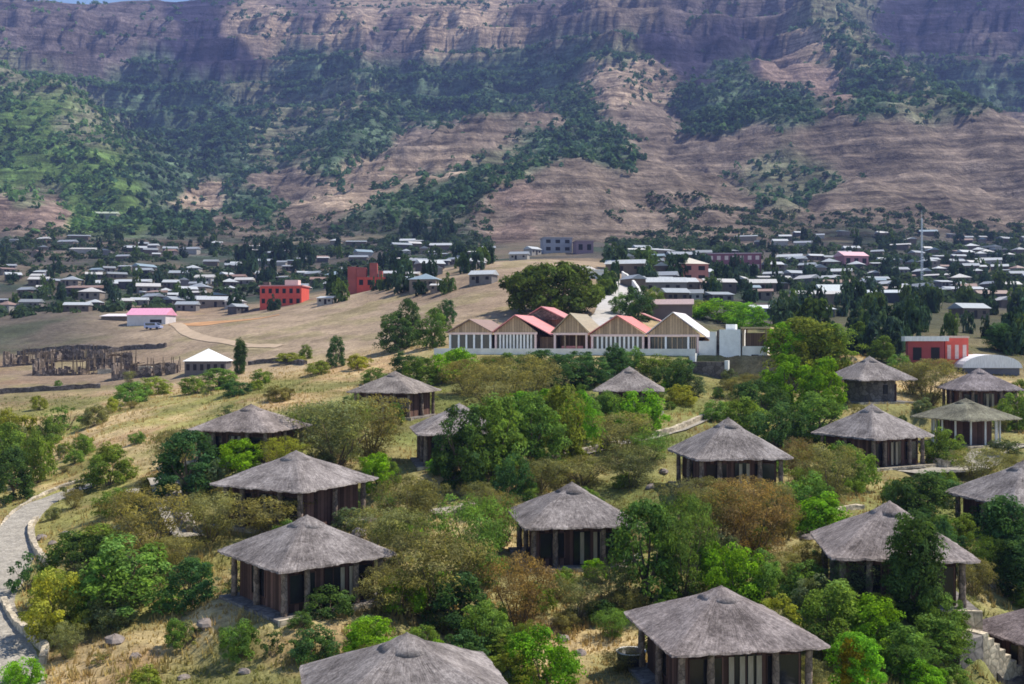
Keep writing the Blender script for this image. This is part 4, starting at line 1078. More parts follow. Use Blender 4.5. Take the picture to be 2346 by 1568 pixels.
def put_house(px, py, zmin, rr, wide=None):
    if (575 < px < 715 and 684 < py < 730) or (785 < px < 930 and 648 < py < 695) or (1620 < px < 1745 and 618 < py < 650): return False
    p = hit(px, py, zmin)
    for q in used_t:
        if (q - p.xy).length < 6.2: return False
    if p.y > 830 or p.y < 250: return False
    i = rr.choices(range(6), [4, 4, 3, 2.4, 2, 1.2])[0] if wide is None else wide
    wall, roof, door, win, w, kind = HM[i]
    cn, cc = ROOFC[rr.choices(range(7), ROOFW)[0]]
    wc = rr.choice([MUD, MUD, STO, PLA, (.25, .2, .16), (.10, .09, .09)])
    o = empty('house', p, R(rr.gauss(0, 17) if rr.random() < .8 else rr.uniform(50, 120)), rr.uniform(.58, .98))
    a = link('wall', wall, o); a.color = (*wc, 1)
    b = link('roof', roof, o); b.color = (*cc, 1)
    if p.y < 520:
        link('door', door, o, (w * rr.uniform(-.15, .1), 0, 0)); link('window', win, o, (w * .3, 0, 0)); link('window', win, o, (-w * .32, 0, 0))
    size = 'long' if w >= 12 else 'small' if w <= 6 else 'plain'
    TOWN.append((o, px, py, f'{size} house with {cn} ' + {'gable': 'pitched roof', 'hip': 'pyramid roof', 'shed': 'sloping roof'}[kind]))
    used_t.append(p.xy)
    return True
for px, py in ((643, 702), (866, 662), (335, 747), (262, 735), (1592, 660), (1682, 622), (1962, 612), (1278, 588), (1340, 596), (1476, 590), (1100, 590), (1925, 694), (2034, 694), (1770, 732), (1880, 728), (1540, 742), (2112, 650)):
    used_t.append(hit(px, py, 200).xy)
rr = random.Random(21)
fixed = [(300, 662, 5), (268, 640, 3), (340, 672, 0), (215, 640, 0), (250, 625, 1), (130, 655, 3), (100, 668, 0), (30, 642, 1), (330, 632, 0), (420, 655, 0), (470, 650, 0), (455, 660, 3), (500, 655, 1), (560, 655, 0), (520, 640, 0), (420, 690, 0), (450, 700, 0), (490, 705, 3), (430, 712, 0), (320, 700, 0),
         (530, 620, 1), (610, 640, 0), (700, 670, 0), (760, 660, 0), (790, 655, 1), (720, 640, 0), (930, 645, 0), (900, 640, 0), (1000, 630, 3), (985, 622, 0), (960, 612, 1), (920, 572, 3), (1010, 575, 3), (975, 580, 0), (1120, 578, 0), (1040, 605, 0), (1090, 612, 0), (1220, 585, 1), (1190, 596, 0),
         (1645, 665, 3), (1745, 668, 0), (1550, 668, 3), (1520, 650, 0), (1440, 605, 0), (1500, 612, 0), (1560, 600, 3), (1700, 655, 0), (1790, 650, 0), (1850, 655, 0), (1900, 650, 1), (1820, 640, 0), (1770, 620, 0), (1850, 620, 0), (1900, 600, 0), (1950, 580, 0), (2010, 585, 0), (2050, 605, 3), (2000, 635, 1), (2130, 605, 3), (2190, 610, 0), (2150, 625, 4), (2060, 630, 0), (2010, 652, 3), (2240, 620, 3), (2290, 622, 0), (2330, 640, 1),
         (2270, 690, 3), (2130, 690, 0), (2165, 695, 0), (2210, 672, 0), (2220, 730, 0), (2300, 705, 1), (1990, 690, 1), (2250, 560, 0), (2300, 580, 1)]
for px, py, wd in fixed: put_house(px, py, 240, rr, wd)
def in_left(px, py): return px < 1130 and 548 < py < min(720, 742 - .105 * max(0, px - 380)) and not (px > 1000 and py < 570)
tries = 0
while len(TOWN) < 298 and tries < 9000:
    tries += 1
    if rr.random() < .47:
        px, py = rr.uniform(-40, 1130), 548 + 175 * rr.random() ** .8
        if not in_left(px, py): continue
    else:
        px, py = rr.uniform(1400, 2390), 538 + 165 * rr.random()
        if px < 1650 and py < 580: continue
        if px > 1980 and py > 680 and rr.random() < .75: continue
    put_house(px, py, 240, rr)

# ------------------------------------------------------------------ plants
def leaf_quads(pos, nrm, size, r, droop=0.0, slim=.55):
    """one small folded leaf spray (quad) at each position, facing nrm"""
    n = len(pos)
    up = r.normal(size=(n, 3)); t = np.cross(nrm, up); t /= np.linalg.norm(t, axis=1, keepdims=True) + 1e-9
    b = np.cross(nrm, t)
    s = size * r.uniform(.6, 1.35, (n, 1))
    p0 = pos - t * s; p2 = pos + t * s
    p1 = pos - b * s * slim + nrm * s * .18; p3 = pos + b * s * slim + nrm * s * .18
    p0[:, 2] -= droop * s[:, 0]; p2[:, 2] -= droop * s[:, 0]
    return np.stack([p0, p1, p2, p3], 1).reshape(-1, 3)

def crown_mesh(name, seed, shape, clumps, per, size, clump_r, slim=.55, hollow=.55, hgt=1.7):
    """shape(t, a): outline radius for height t (0..1) and azimuth a; crown fills height 0..1, radius about 1"""
    r = np.random.default_rng(seed)
    C_ = []
    while len(C_) < clumps:
        t, a = r.uniform(0.02, 1), r.uniform(0, 2 * math.pi)
        R_ = shape(t, a)
        if R_ <= 0 or r.uniform() > R_ * 1.1: continue
        q = R_ * (r.uniform(hollow, 1) if r.uniform() < .8 else r.uniform(0, 1))
        C_.append((q * math.cos(a), q * math.sin(a), t, r.uniform(.65, 1.3)))
    C_ = np.array(C_)
    pos, nrm, tn = [], [], []
    for x, y, z, s in C_:
        d = r.normal(size=(per, 3)); d /= np.linalg.norm(d, axis=1, keepdims=True)
        d[:, 2] = np.abs(d[:, 2]) * np.where(r.uniform(size=per) < .72, 1, -1)
        rad = clump_r * s * r.uniform(.35, 1.0, (per, 1)) ** .6
        pp = np.array([x, y, z * hgt]) + d * rad * np.array([1, 1, .8])
        nn = d * .8 + r.normal(size=(per, 3)) * .45 + np.array([x, y, (z - .45)]) * .5 + np.array([0, 0, .25]); nn /= np.linalg.norm(nn, axis=1, keepdims=True)
        pos.append(pp); nrm.append(nn)
        ct = r.uniform(.62, 1.42); ch_ = r.uniform(-.1, 1.0)
        tn.append(np.stack([ct * r.uniform(.7, 1.3, per), np.clip(ch_ + r.normal(0, .25, per), 0, 1), np.zeros(per), np.ones(per)], 1))
    pos, nrm, tn = np.concatenate(pos), np.concatenate(nrm), np.concatenate(tn)
    q_ = np.percentile(np.hypot(pos[:, 0], pos[:, 1]), 95); z1 = np.percentile(pos[:, 2], 99); z0 = max(0, np.percentile(pos[:, 2], 1) - .1)
    pos[:, :2] /= q_; pos[:, 2] = pos[:, 2] * hgt / z1
    V = leaf_quads(pos, nrm, size, r, .12, slim)
    Fq = np.arange(len(V)).reshape(-1, 4)
    return np_mesh(name, V, Fq, M['leaf'], attrs={'tint': ('FLOAT_COLOR', np.repeat(tn, 4, 0))})

def stems_mesh(name, seed, n, height, spread, thick, trunk=0.0):
    rr_ = random.Random(seed); b = MB()
    if trunk:
        b.tube([(0, 0, -.3), (rr_.uniform(-.04, .04), rr_.uniform(-.04, .04), trunk * .5), (rr_.uniform(-.08, .08), rr_.uniform(-.08, .08), trunk)], [thick * 1.3, thick, thick * .8], 7)
    for i in range(n):
        a = 2 * math.pi * (i + rr_.random()) / n; h = height * rr_.uniform(.7, 1)
        p = [(0, 0, trunk * .9 - (.2 if not trunk else 0))]
        for k in (1, 2, 3):
            t = k / 3; q = spread * t ** .8
            p.append((q * math.cos(a) + rr_.uniform(-.06, .06), q * math.sin(a) + rr_.uniform(-.06, .06), trunk + (h - trunk) * t))
        b.tube(p, [thick * .7, thick * .5, thick * .3, thick * .12], 5)
    return b.mesh(name, M['bark'])

def lumpy(base, seed, amp=.25, f=3):
    r = random.Random(seed); ph = [r.uniform(0, 6.28) for _ in range(6)]
    def s(t, a):
        return base(t) * (1 + amp * (math.sin(f * a + ph[0] + 3 * t) * .6 + math.sin((f + 2) * a + ph[1] - 4 * t) * .4))
    return s
dome = lambda t: math.sqrt(max(0, 1 - ((t - .38) / .64) ** 2))
egg = lambda t: math.sqrt(max(0, 1 - ((t - .42) / .6) ** 2)) * (1.12 - .35 * t)
vase = lambda t: (.35 + .75 * t) * math.sqrt(max(0, 1 - max(0, (t - .7) / .32) ** 2))
col_ = lambda t: .95 * math.sqrt(max(0, 1 - ((t - .42) / .6) ** 2)) ** .8
umb = lambda t: 0 if t < .08 else math.sqrt(max(0, 1 - ((t - .5) / .5) ** 2))

# kind: (word, list of (crown mesh, stems mesh))
KIND = {
    'bush': [(crown_mesh('crown', 100 + i, lumpy(dome, i, .28), 66, 84, .048, .25, hgt=1.5), stems_mesh('stems', i, 6, 1.2, .6, .035)) for i in range(4)],
    'leafy': [(crown_mesh('crown', 200 + i, lumpy(egg, 20 + i, .25, 2), 96, 80, .048, .24, hgt=2.1), stems_mesh('trunk', 30 + i, 6, 1.75, .6, .06, .45)) for i in range(4)],
    'acacia': [(crown_mesh('crown', 300 + i, lumpy(vase, 40 + i, .3, 4), 110, 64, .042, .22, .26, .35, 1.6), stems_mesh('stems', 60 + i, 9, 1.5, .8, .03)) for i in range(4)],
    'column': [(crown_mesh('crown', 400 + i, lumpy(col_, 70 + i, .3, 3), 130, 80, .07, .36, hgt=3.6), stems_mesh('trunk', 80 + i, 5, 3.2, .4, .08, .5)) for i in range(2)],
    'spread': [(crown_mesh('crown', 500, lumpy(umb, 90, .12, 5), 260, 60, .036, .13, hgt=1.0), stems_mesh('trunk', 91, 9, .75, .75, .045, .15))],
    'sparse': [(crown_mesh('crown', 600 + i, lumpy(dome, 95 + i, .35, 4), 26, 40, .065, .22, hgt=1.5), stems_mesh('stems', 96 + i, 8, 1.35, .75, .03)) for i in range(2)],
}
KH = dict(bush=1.5, leafy=2.1, acacia=1.6, column=3.6, spread=1.0, sparse=1.5)
TONE = {   # base leaf colour, wording
    'b': ((.185, .36, .028), 'bright green'), 'g': ((.155, .245, .052), 'mid green'), 'd': ((.078, .148, .052), 'dark green'), 'y': ((.27, .31, .055), 'yellow green'),
    'o': ((.215, .212, .088), 'olive'), 'r': ((.26, .19, .085), 'rusty brown'), 's': ((.15, .19, .095), 'grey green'), 'u': ((.46, .38, .035), 'golden yellow'),
}
NAME = {'bush': ('bush', 'bush', 'round leafy bush'), 'leafy': ('leafy_tree', 'tree', 'leafy tree'), 'acacia': ('acacia_shrub', 'shrub', 'feathery acacia shrub'),
        'column': ('columnar_tree', 'tree', 'tall columnar tree'), 'spread': ('spreading_tree', 'tree', 'spreading tree'), 'sparse': ('open_shrub', 'shrub', 'loose open shrub')}
GROUPS = {'bush': 'bushes on the hillside', 'leafy': 'leafy trees on the hillside', 'acacia': 'acacia shrubs on the hillside', 'column': 'columnar trees on the hillside', 'spread': None, 'sparse': 'open shrubs on the hillside'}
PLANTS = []                                   # (object, px, py, look)
cnt = {k: 0 for k in KIND}
prand = random.Random(77)
def plant(px, py, wpx, hpx, kind, tone, zmin=24, at=None, crown_part=True):
    p = at or hit(px, py, zmin); k = p.y / F
    w, h = wpx * k * .5, (hpx * 1.0 - .13 * wpx * min(1, 75 / p.y)) * k
    var = KIND[kind]; cm, sm = var[cnt[kind] % len(var)]; cnt[kind] += 1
    nm, cat, words_ = NAME[kind]
    o = empty(nm, p, prand.uniform(0, 6.28))
    o.scale = (w, w * prand.uniform(.85, 1.0), h / KH[kind])
    c = link('crown', cm, o); s = link('trunk' if kind in ('leafy', 'column', 'spread') else 'stems', sm, o)
    base, tw_ = TONE[tone]
    f = prand.uniform(.82, 1.2); q = prand.uniform(-.12, .12)
    c.color = (base[0] * f * (1 + q), base[1] * f, base[2] * f * (1 - q), 1)
    size = 'small ' if h < 1.5 and w < 1.3 else 'big ' if (w > 2.6 or h > 4.2) else ''
    o['category'] = cat
    if GROUPS[kind]: o['group'] = GROUPS[kind]
    PLANTS.append((o, *pix((p.x, p.y, p.z + h * .5)), (size + tw_ + ' ' + words_).strip()))
    return o

VEG = """30 1150 110 130 leafy d;15 1105 110 140 leafy g;88 1108 80 120 bush g;30 1015 100 80 bush y;150 988 90 60 sparse g;215 978 60 50 bush o;110 1022 70 70 bush g;-40 1080 120 110 bush g;60 1060 80 80 bush s
250 1112 120 90 bush g;270 1180 100 70 bush g;122 1192 36 30 bush o;345 1275 220 180 acacia o;215 1270 140 80 bush g;290 1408 260 200 leafy g;180 1318 150 110 bush d;395 1330 110 110 acacia o
62 1355 90 95 sparse d;135 1455 190 160 bush y;230 1420 130 110 bush g;440 1392 120 125 leafy d;152 1510 90 90 acacia o;50 1590 110 90 bush b;330 1590 100 70 bush y;625 1512 56 62 sparse d;255 1440 120 90 bush s;430 1480 70 60 sparse o;230 1520 60 30 sparse o
430 1135 170 160 leafy d;400 1085 130 110 acacia o;545 1078 110 80 bush b;640 1080 120 90 acacia y;480 1245 170 130 acacia o;620 1230 170 110 acacia o;560 1192 150 105 acacia o;665 1205 190 110 acacia o;755 1188 150 95 acacia g;600 1052 90 60 bush d;655 1048 90 70 acacia o;880 945 150 60 acacia o;960 935 110 60 acacia y;835 940 90 50 bush g;1350 960 90 60 bush d;360 1150 90 70 bush o;500 1130 90 80 sparse s
770 1066 230 170 acacia o;850 1046 190 150 acacia o;740 1016 130 100 acacia s;690 985 90 50 bush g;865 1135 80 95 leafy b;935 1225 170 150 acacia o;890 1298 190 150 acacia o;965 1195 110 100 acacia o;925 1238 120 80 bush g;800 1215 90 60 bush s;780 1150 80 50 bush g
1000 1408 270 220 acacia o;1085 1338 210 220 acacia g;1150 1258 110 130 acacia o;1095 1190 90 90 acacia o;900 1408 180 130 acacia o;1050 1448 190 150 leafy d;1185 1448 170 190 acacia r;755 1412 130 80 bush d;690 1440 60 40 bush d
850 1505 140 100 bush b;1110 1510 120 140 leafy g;1240 1575 170 150 bush b;965 1495 90 70 bush g;1180 1585 110 100 bush y;1060 1530 130 90 bush d;1140 1590 90 60 bush s
1320 1425 130 110 acacia o;1400 1406 130 130 acacia o;1290 1355 60 50 bush g;1480 1388 200 260 leafy g;1565 1368 180 250 acacia g;1425 1268 120 130 acacia o;1380 1430 90 60 bush d;1290 1450 70 50 sparse o
1640 1275 180 180 acacia o;1725 1278 200 190 acacia r;1600 1186 160 110 acacia o;1705 1196 190 120 acacia r;1690 1378 140 140 bush b;1640 1346 110 110 bush b;1745 1366 110 110 bush g;1780 1446 100 90 bush y;1845 1376 130 100 bush g;1770 1230 110 130 acacia o
1060 1124 160 200 leafy d;1130 1114 160 210 leafy g;1210 1084 170 190 leafy g;1290 1074 160 200 leafy y;1330 1016 100 120 bush b;1175 1146 100 110 bush d;1250 1005 130 120 leafy b;1015 1096 70 60 bush d;1100 1010 120 90 leafy g;1190 990 130 100 leafy b
1140 975 210 150 acacia o;1075 905 160 90 acacia o;1205 935 170 130 acacia o;1290 895 140 90 leafy d;1222 875 90 70 bush d;1362 885 100 70 leafy d;1040 875 120 80 bush b;960 886 90 70 leafy g;930 855 80 50 bush d;1130 870 90 60 acacia o;1410 850 60 60 bush d
1470 986 140 100 bush b;1400 976 90 80 bush g;1540 895 100 70 bush d;1430 1045 170 110 acacia o;1335 1112 180 80 acacia o;1445 1116 160 110 acacia o;1235 1130 130 90 acacia o;1125 1184 80 70 acacia o;1585 905 70 50 bush s;1350 990 90 80 leafy g;1560 930 80 50 bush y;1490 1060 120 80 acacia g
1840 886 180 160 leafy y;1800 936 140 130 leafy b;1885 946 120 130 leafy b;1740 956 130 90 bush d;1780 1026 150 110 bush d;1700 986 110 80 bush g;1870 1026 160 130 leafy g;1640 966 80 50 bush g;1690 912 90 50 acacia o;1720 905 60 50 acacia o;1900 880 90 110 leafy y;1800 850 100 90 leafy b
1900 1146 150 140 acacia o;1960 1126 110 110 bush g;1850 1196 130 120 bush g;1880 1216 150 100 bush b;1830 1116 90 120 acacia r;2112 1186 160 120 leafy d;2160 1066 100 90 bush g;2060 1176 80 80 bush d;2150 1140 110 60 bush d;1925 1090 90 80 bush g
2130 926 130 110 acacia o;2090 906 100 80 acacia o;2330 986 100 90 bush g;2240 1106 130 90 acacia o;2180 1010 80 70 bush g;2340 940 70 70 leafy g;2300 1050 90 50 bush s;2190 980 90 60 acacia o
2095 1420 130 250 column d;2062 1378 120 160 leafy g;2165 1306 90 120 leafy d;2250 1338 110 120 acacia g;2300 1328 120 200 column d;2335 1380 100 150 column d;2200 1240 90 70 bush g;2270 1230 100 90 bush d
1870 1326 140 100 acacia o;1960 1386 140 120 acacia s;1905 1486 180 170 leafy g;2000 1506 160 150 leafy b;1960 1590 130 150 leafy b;1952 1590 60 130 column u;2060 1546 150 130 leafy g;2140 1526 160 130 leafy g;2150 1456 130 100 bush g;2178 1478 90 80 bush g;1850 1590 110 90 acacia o;2110 1590 130 90 bush b;2180 1590 100 70 bush g;2010 1430 90 80 bush y;1800 1336 100 80 acacia o;2005 1336 130 80 acacia o;1920 1420 110 90 bush g;2200 1420 70 50 bush o
1060 856 80 50 bush b;1110 862 70 44 bush g;1165 866 90 60 leafy g;1245 858 100 60 leafy d;1330 856 100 56 leafy d;1415 858 70 62 leafy d;1500 862 90 50 bush g;1560 868 70 50 bush d;905 806 90 90 leafy d;935 796 60 110 leafy d;992 796 80 90 leafy g;1022 746 50 60 leafy d;770 842 56 72 leafy d;550 858 32 80 column d;700 824 34 34 bush g;665 832 66 26 bush y;500 892 90 52 leafy g;540 908 70 40 bush d;440 905 70 44 bush g;350 905 90 44 bush y;300 925 90 52 bush g;600 880 50 34 bush g;820 846 70 36 bush y;860 880 70 40 bush g;730 860 60 34 bush y;640 920 70 40 bush o
1650 740 130 56 bush b;1710 752 110 60 bush b;1600 728 70 40 bush y;1462 735 90 80 leafy d;1500 720 60 60 bush g;1795 800 110 60 leafy g;1838 806 110 70 leafy y;1905 826 130 80 leafy g;1965 806 90 70 leafy g;2020 830 70 60 leafy g;2290 806 60 64 column d;1420 720 50 46 bush g;2060 850 70 40 bush g;2160 860 60 40 acacia o;1010 880 60 50 bush y;1450 845 60 50 bush g"""
for line in VEG.split('\n'):
    for t in line.split(';'):
        a = t.split()
        py_, w_, h_ = float(a[1]), float(a[2]), float(a[3])
        plant(float(a[0]), py_, w_, h_, a[4], a[5], zmin=185 if py_ < 760 else 24)
big = plant(1272, 724, 232, 126, 'spread', 'g', zmin=205)
big.children[0].color = (.105, .15, .035, 1)
big['label'] = 'big round spreading tree standing alone on the ridge behind the restaurant'
PLANTS.pop()
def free(x, y, r=0.0):
    for a, b, c in OCC:
        if (x - a) ** 2 + (y - b) ** 2 < (c + r) ** 2: return False
    return True
# small plants between the big ones
sr = random.Random(5); extra = 0; placed = []
while extra < 165:
    px, py = sr.uniform(0, 2346), sr.uniform(880, 1560)
    if py < 1000 and px < 700 and sr.random() < .7: continue
    if px < 560 and py > 1390 and sr.random() < .75: continue
    p = hit(px, py)
    if not free(p.x, p.y, .8) or any((p.xy - q).length < 2.6 for q in placed): continue
    placed.append(p.xy); extra += 1
    if px < 700: kd, tn = sr.choice([('bush', 'g'), ('acacia', 'o'), ('bush', 'y'), ('sparse', 's'), ('acacia', 'o')])
    else: kd, tn = sr.choice([('bush', 'g'), ('bush', 'g'), ('acacia', 'o'), ('acacia', 'g'), ('bush', 'd'), ('leafy', 'g'), ('bush', 'b'), ('bush', 's'), ('acacia', 'o')])
    wm = sr.uniform(1.3, 3.0); hm = wm * sr.uniform(.6, 1.0)
    plant(px, py, wm * F / p.y, hm * F / p.y, kd, tn, at=p)

# trees of the town: copies of four crowns, trunk in the same mesh at this size
def town_tree(seed, shape, ratio):
    r = np.random.default_rng(seed)
    m = crown_mesh('tree', seed, lumpy(shape, seed, .3, 3), 30, 22, .13, .3, hgt=1.0)
    return m
TT = [town_tree(700, egg, 1), town_tree(701, dome, 1), town_tree(702, col_, 1), town_tree(703, egg, 1)]
TT_MAT = TT
def trunk_join(m):
    bm_v = len(m.vertices)
    return m
TTREES = []
tr = random.Random(31)
def put_tree(px, py, zmin, hm=None, tone=None, slim=None):
    p = hit(px, py, zmin)
    if p.y < 168 or p.y > 900: return
    for q in used_t:
        if (q - p.xy).length < 3.6: return
    h = hm or tr.uniform(3.5, 8.0); w = h * (slim or tr.uniform(.26, .5))
    i = tr.randrange(4)
    o = link('town_tree', TT[i], None, p - Vector((0, 0, h * .05)), tr.uniform(0, 6))
    o.scale = (w, w, h)
    tone = tone or tr.choice(['dark', 'dark', 'blue', 'green'])
    c = {'dark': (.040, .075, .045), 'blue': (.055, .095, .070), 'green': (.085, .135, .045)}[tone]
    f = tr.uniform(.8, 1.3); o.color = (c[0] * f, c[1] * f, c[2] * f, 1)
    o['category'] = 'tree'; o['group'] = 'trees of the town'
    used_t.append(p.xy)
    look = ('tall ' if h > 8 else 'low ' if h < 5.6 else '') + ('slim ' if w < h * .33 else 'bushy ') + {'dark': 'dark green', 'blue': 'blue green', 'green': 'mid green'}[tone] + ' tree'
    TTREES.append((o, px, py - h * .5 * F / p.y, look))
for k in range(2600):
    if len(TTREES) >= 292: break
    u = tr.random()
    if u < .36:
        px, py = tr.uniform(-40, 1130), tr.uniform(520, 720)
        if not in_left(px, py) and not (py < 560 and (560 < px < 1100 or 300 < px < 500)): continue
        if 500 < px < 600 and py < 580: continue
    elif u < .52:
        px, py = tr.uniform(1780, 2390), tr.uniform(700, 838)
        if 2060 < px and py > 815: continue
    else:
        px, py = tr.uniform(1390, 2390), tr.uniform(545, 700)
        if px < 1620 and py < 590: continue
    put_tree(px, py, 240 if not (.36 <= u < .52) else 172, *( (tr.uniform(4, 8.5),) if u < .52 and u > .36 else (None,)))
for px, py in ((540, 612), (565, 640), (590, 600), (620, 600), (655, 600), (700, 610), (530, 640), (610, 650), (560, 600), (990, 560), (1010, 545), (1030, 540), (960, 545), (940, 530)):
    put_tree(px, py, 300, 12, 'dark', .42)

# woodland clinging to the mountain: far too many to count
fr = np.random.default_rng(9)
cell = np.nonzero((fz > 700) & (fz < 2080) & (fpx > -700) & (fpx < 3000))[0]
dens = np.zeros(NR * NC); dens[far_i] = lden
wgt = dens[cell] * (fz[cell] ** 2) * sstep(690, 800, fz[cell]) * (.45 + 1.2 * sstep(.42, .62, fbm(fx[cell] / 55, fz[cell] / 55, 91, 3)))
pick = fr.choice(cell, 36000, replace=True, p=wgt / wgt.sum())
tx = fx[pick] + fr.uniform(-9, 9, len(pick)); ty = fz[pick] + fr.uniform(-5, 5, len(pick)); tz = flat(HH)[pick]
NB = 15
hh = fr.uniform(3.2, 8.0, len(pick)) * np.where(fz[pick] > 1300, 1.25, 1)
d_ = fr.normal(size=(len(pick), NB, 3)); d_ /= np.linalg.norm(d_, axis=2, keepdims=True); d_[..., 2] = np.abs(d_[..., 2])
pos = np.stack([tx, ty, tz - 1.0], -1)[:, None] + d_ * (hh[:, None, None] * np.array([.55, .55, .95]) * fr.uniform(.5, 1, (len(pick), NB, 1)))
nr = d_ * .9 + fr.normal(size=d_.shape) * .35; nr /= np.linalg.norm(nr, axis=2, keepdims=True)
V = leaf_quads(pos.reshape(-1, 3), nr.reshape(-1, 3), np.repeat(hh * .30, NB)[:, None], fr, .1, .8)
lush = 1 - sstep(200, 300, fpx[pick] - 40 * (fbm(fx[pick] / 50, fz[pick] / 50, 151, 2) - .5))
tc_ = np.stack([np.repeat(fr.uniform(.6, 1.5, len(pick)) * (1 + .45 * lush), NB) * fr.uniform(.8, 1.2, len(pick) * NB), np.repeat(np.clip(fr.uniform(0, .8, len(pick)) + .6 * lush, 0, 1.3), NB), np.zeros(len(pick) * NB), np.ones(len(pick) * NB)], 1)
wo = link('hillside_woodland', np_mesh('hillside_woodland', V, np.arange(len(V)).reshape(-1, 4), M['leaf'], attrs={'tint': ('FLOAT_COLOR', np.repeat(tc_, 4, 0))}))
wo.color = (.066, .125, .070, 1)
tag(wo, 'scattered dark green woodland covering the mountain slopes and gullies', 'woodland', kind='stuff')

# low scrub between the town houses
ns_ = 9500
sp_ = np.where(fr.uniform(size=ns_) < .45, fr.uniform(-60, 1130, ns_), fr.uniform(1390, 2420, ns_)); sz_ = fr.uniform(330, 760, ns_) ** 1.0
sx0 = (sp_ - CX) / F * sz_; keep = fbm(sx0 / 28, sz_ / 28, 131, 3) > .44
keep &= ~((sp_ > 400) & (sp_ < 1130) & (sz_ < 370 + .05 * sp_))
ut = np.array([tuple(q) for q in used_t])
for q in ut: keep &= (sx0 - q[0]) ** 2 + (sz_ - q[1]) ** 2 > 25
sx0, sz_ = sx0[keep], sz_[keep]; m_ = len(sx0); s0_ = np.array([gz(a, b) for a, b in zip(sx0, sz_)])
sh_ = fr.uniform(1.2, 4.6, m_); d2_ = fr.normal(size=(m_, 14, 3)); d2_ /= np.linalg.norm(d2_, axis=2, keepdims=True); d2_[..., 2] = np.abs(d2_[..., 2])
ps_ = np.stack([sx0, sz_, s0_ - .3], -1)[:, None] + d2_ * sh_[:, None, None] * np.array([.8, .8, .9]) * fr.uniform(.5, 1, (m_, 14, 1))
V = leaf_quads(ps_.reshape(-1, 3), d2_.reshape(-1, 3), np.repeat(sh_ * .3, 14)[:, None], fr, .1, .8)
tc_ = np.stack([np.repeat(fr.uniform(.6, 1.4, m_), 14), np.repeat(fr.uniform(0, .8, m_), 14), np.zeros(m_ * 14), np.ones(m_ * 14)], 1)
sc_ = link('town_scrub', np_mesh('town_scrub', V, np.arange(len(V)).reshape(-1, 4), M['leaf'], attrs={'tint': ('FLOAT_COLOR', np.repeat(tc_, 4, 0))}))
sc_.color = (.05, .082, .045, 1)
tag(sc_, 'low dark scrub filling the gaps between the town houses', 'scrub', kind='stuff')

# dry grass on the near slope
gr_ = np.random.default_rng(12)
NG = 42000
gZ = 42 + 150 * gr_.uniform(0, 1, NG) ** 1.7; gpx = gr_.uniform(-150, 2500, NG)
gx = (gpx - CX) / F * gZ
occ = np.array(OCC); ok = np.ones(NG, bool)
for a, b, c in occ: ok &= (gx - a) ** 2 + (gZ - b) ** 2 > (c - .2) ** 2
ok &= ~((gZ > 147) & (gpx > 1000) & (gpx < 1850))
gx, gZ, gpx = gx[ok], gZ[ok], gpx[ok]; NG = len(gx)
gh = np.array([gz(a, b) for a, b in zip(gx, gZ)])
B = 4
bx = np.repeat(gx, B) + gr_.normal(0, .10, NG * B); by = np.repeat(gZ, B) + gr_.normal(0, .10, NG * B); bz = np.repeat(gh, B) - .05
pt = sstep(.35, .7, fbm(gx / 4, gZ / 4, 14, 3))
hgt = np.repeat(gr_.uniform(.18, .45, NG) * (.6 + .8 * pt), B) * gr_.uniform(.7, 1.2, NG * B)
ang_ = gr_.uniform(0, 6.28, NG * B); lean = gr_.uniform(.1, .6, NG * B); wd = .03 + .05 * gr_.uniform(size=NG * B)
cx_, sx_ = np.cos(ang_), np.sin(ang_)
V = np.stack([np.stack([bx - sx_ * wd, by + cx_ * wd, bz], -1), np.stack([bx + sx_ * wd, by - cx_ * wd, bz], -1), np.stack([bx + cx_ * lean * hgt, by + sx_ * lean * hgt, bz + hgt], -1)], 1).reshape(-1, 3)
grn = np.clip(sstep(.45, .62, fbm(gx / 9, gZ / 9, 51, 4) * .5 + fbm(gx / 30, gZ / 30, 61, 4) * .5) + gr_.normal(0, .15, NG), 0, 1)
tg = np.stack([np.repeat(gr_.uniform(.75, 1.25, NG), B), np.repeat(1 - grn, B), np.zeros(NG * B), np.ones(NG * B)], 1)
go = link('dry_grass', np_mesh('dry_grass', V, np.arange(len(V)).reshape(-1, 3), foliage('grass_blades', .35, (2.1, 1.45, 1.9)), attrs={'tint': ('FLOAT_COLOR', np.repeat(tg, 3, 0))}))
go.color = (.23, .235, .07, 1)
tag(go, 'dry straw coloured grass tufts covering the near hillside', 'grass', kind='stuff')

# rocks on the dry grass
def rock_mesh(seed):
    r = random.Random(seed); b = MB()
    b.lathe([(.01, -.4), (.6, -.3), (.9, .1), (.75, .5), (.4, .75), (.01, .82)], 9)
    b.v = [(x * r.uniform(.7, 1.25), y * r.uniform(.7, 1.25), z * r.uniform(.8, 1.15)) for x, y, z in b.v]
    return b.mesh('rock', M['rock'])
RM = [rock_mesh(i) for i in range(4)]
ROCKS = []
for i, (px, py, s) in enumerate([(262, 1476, .55), (310, 1510, .35), (470, 1440, .5), (420, 1560, .3), (95, 1236, .5), (150, 1228, .45), (120, 1250, .35), (560, 1545, .3), (1290, 1470, .4), (1330, 1500, .35), (1270, 1500, .3), (820, 1228, .7), (870, 1240, .5), (1490, 1120, .5), (1520, 1090, .45), (2010, 1470, .4), (2075, 1560, .4), (1850, 1240, .5)]):
    p = hit(px, py); o = link('boulder', RM[i % 4], None, p, i * 1.3); o.scale = (s * 1.2, s, s)
    tag(o, None, 'rock', 'boulders on the hillside'); ROCKS.append((o, px, py, 'big dark boulder' if s > .48 else 'small dark rock'))

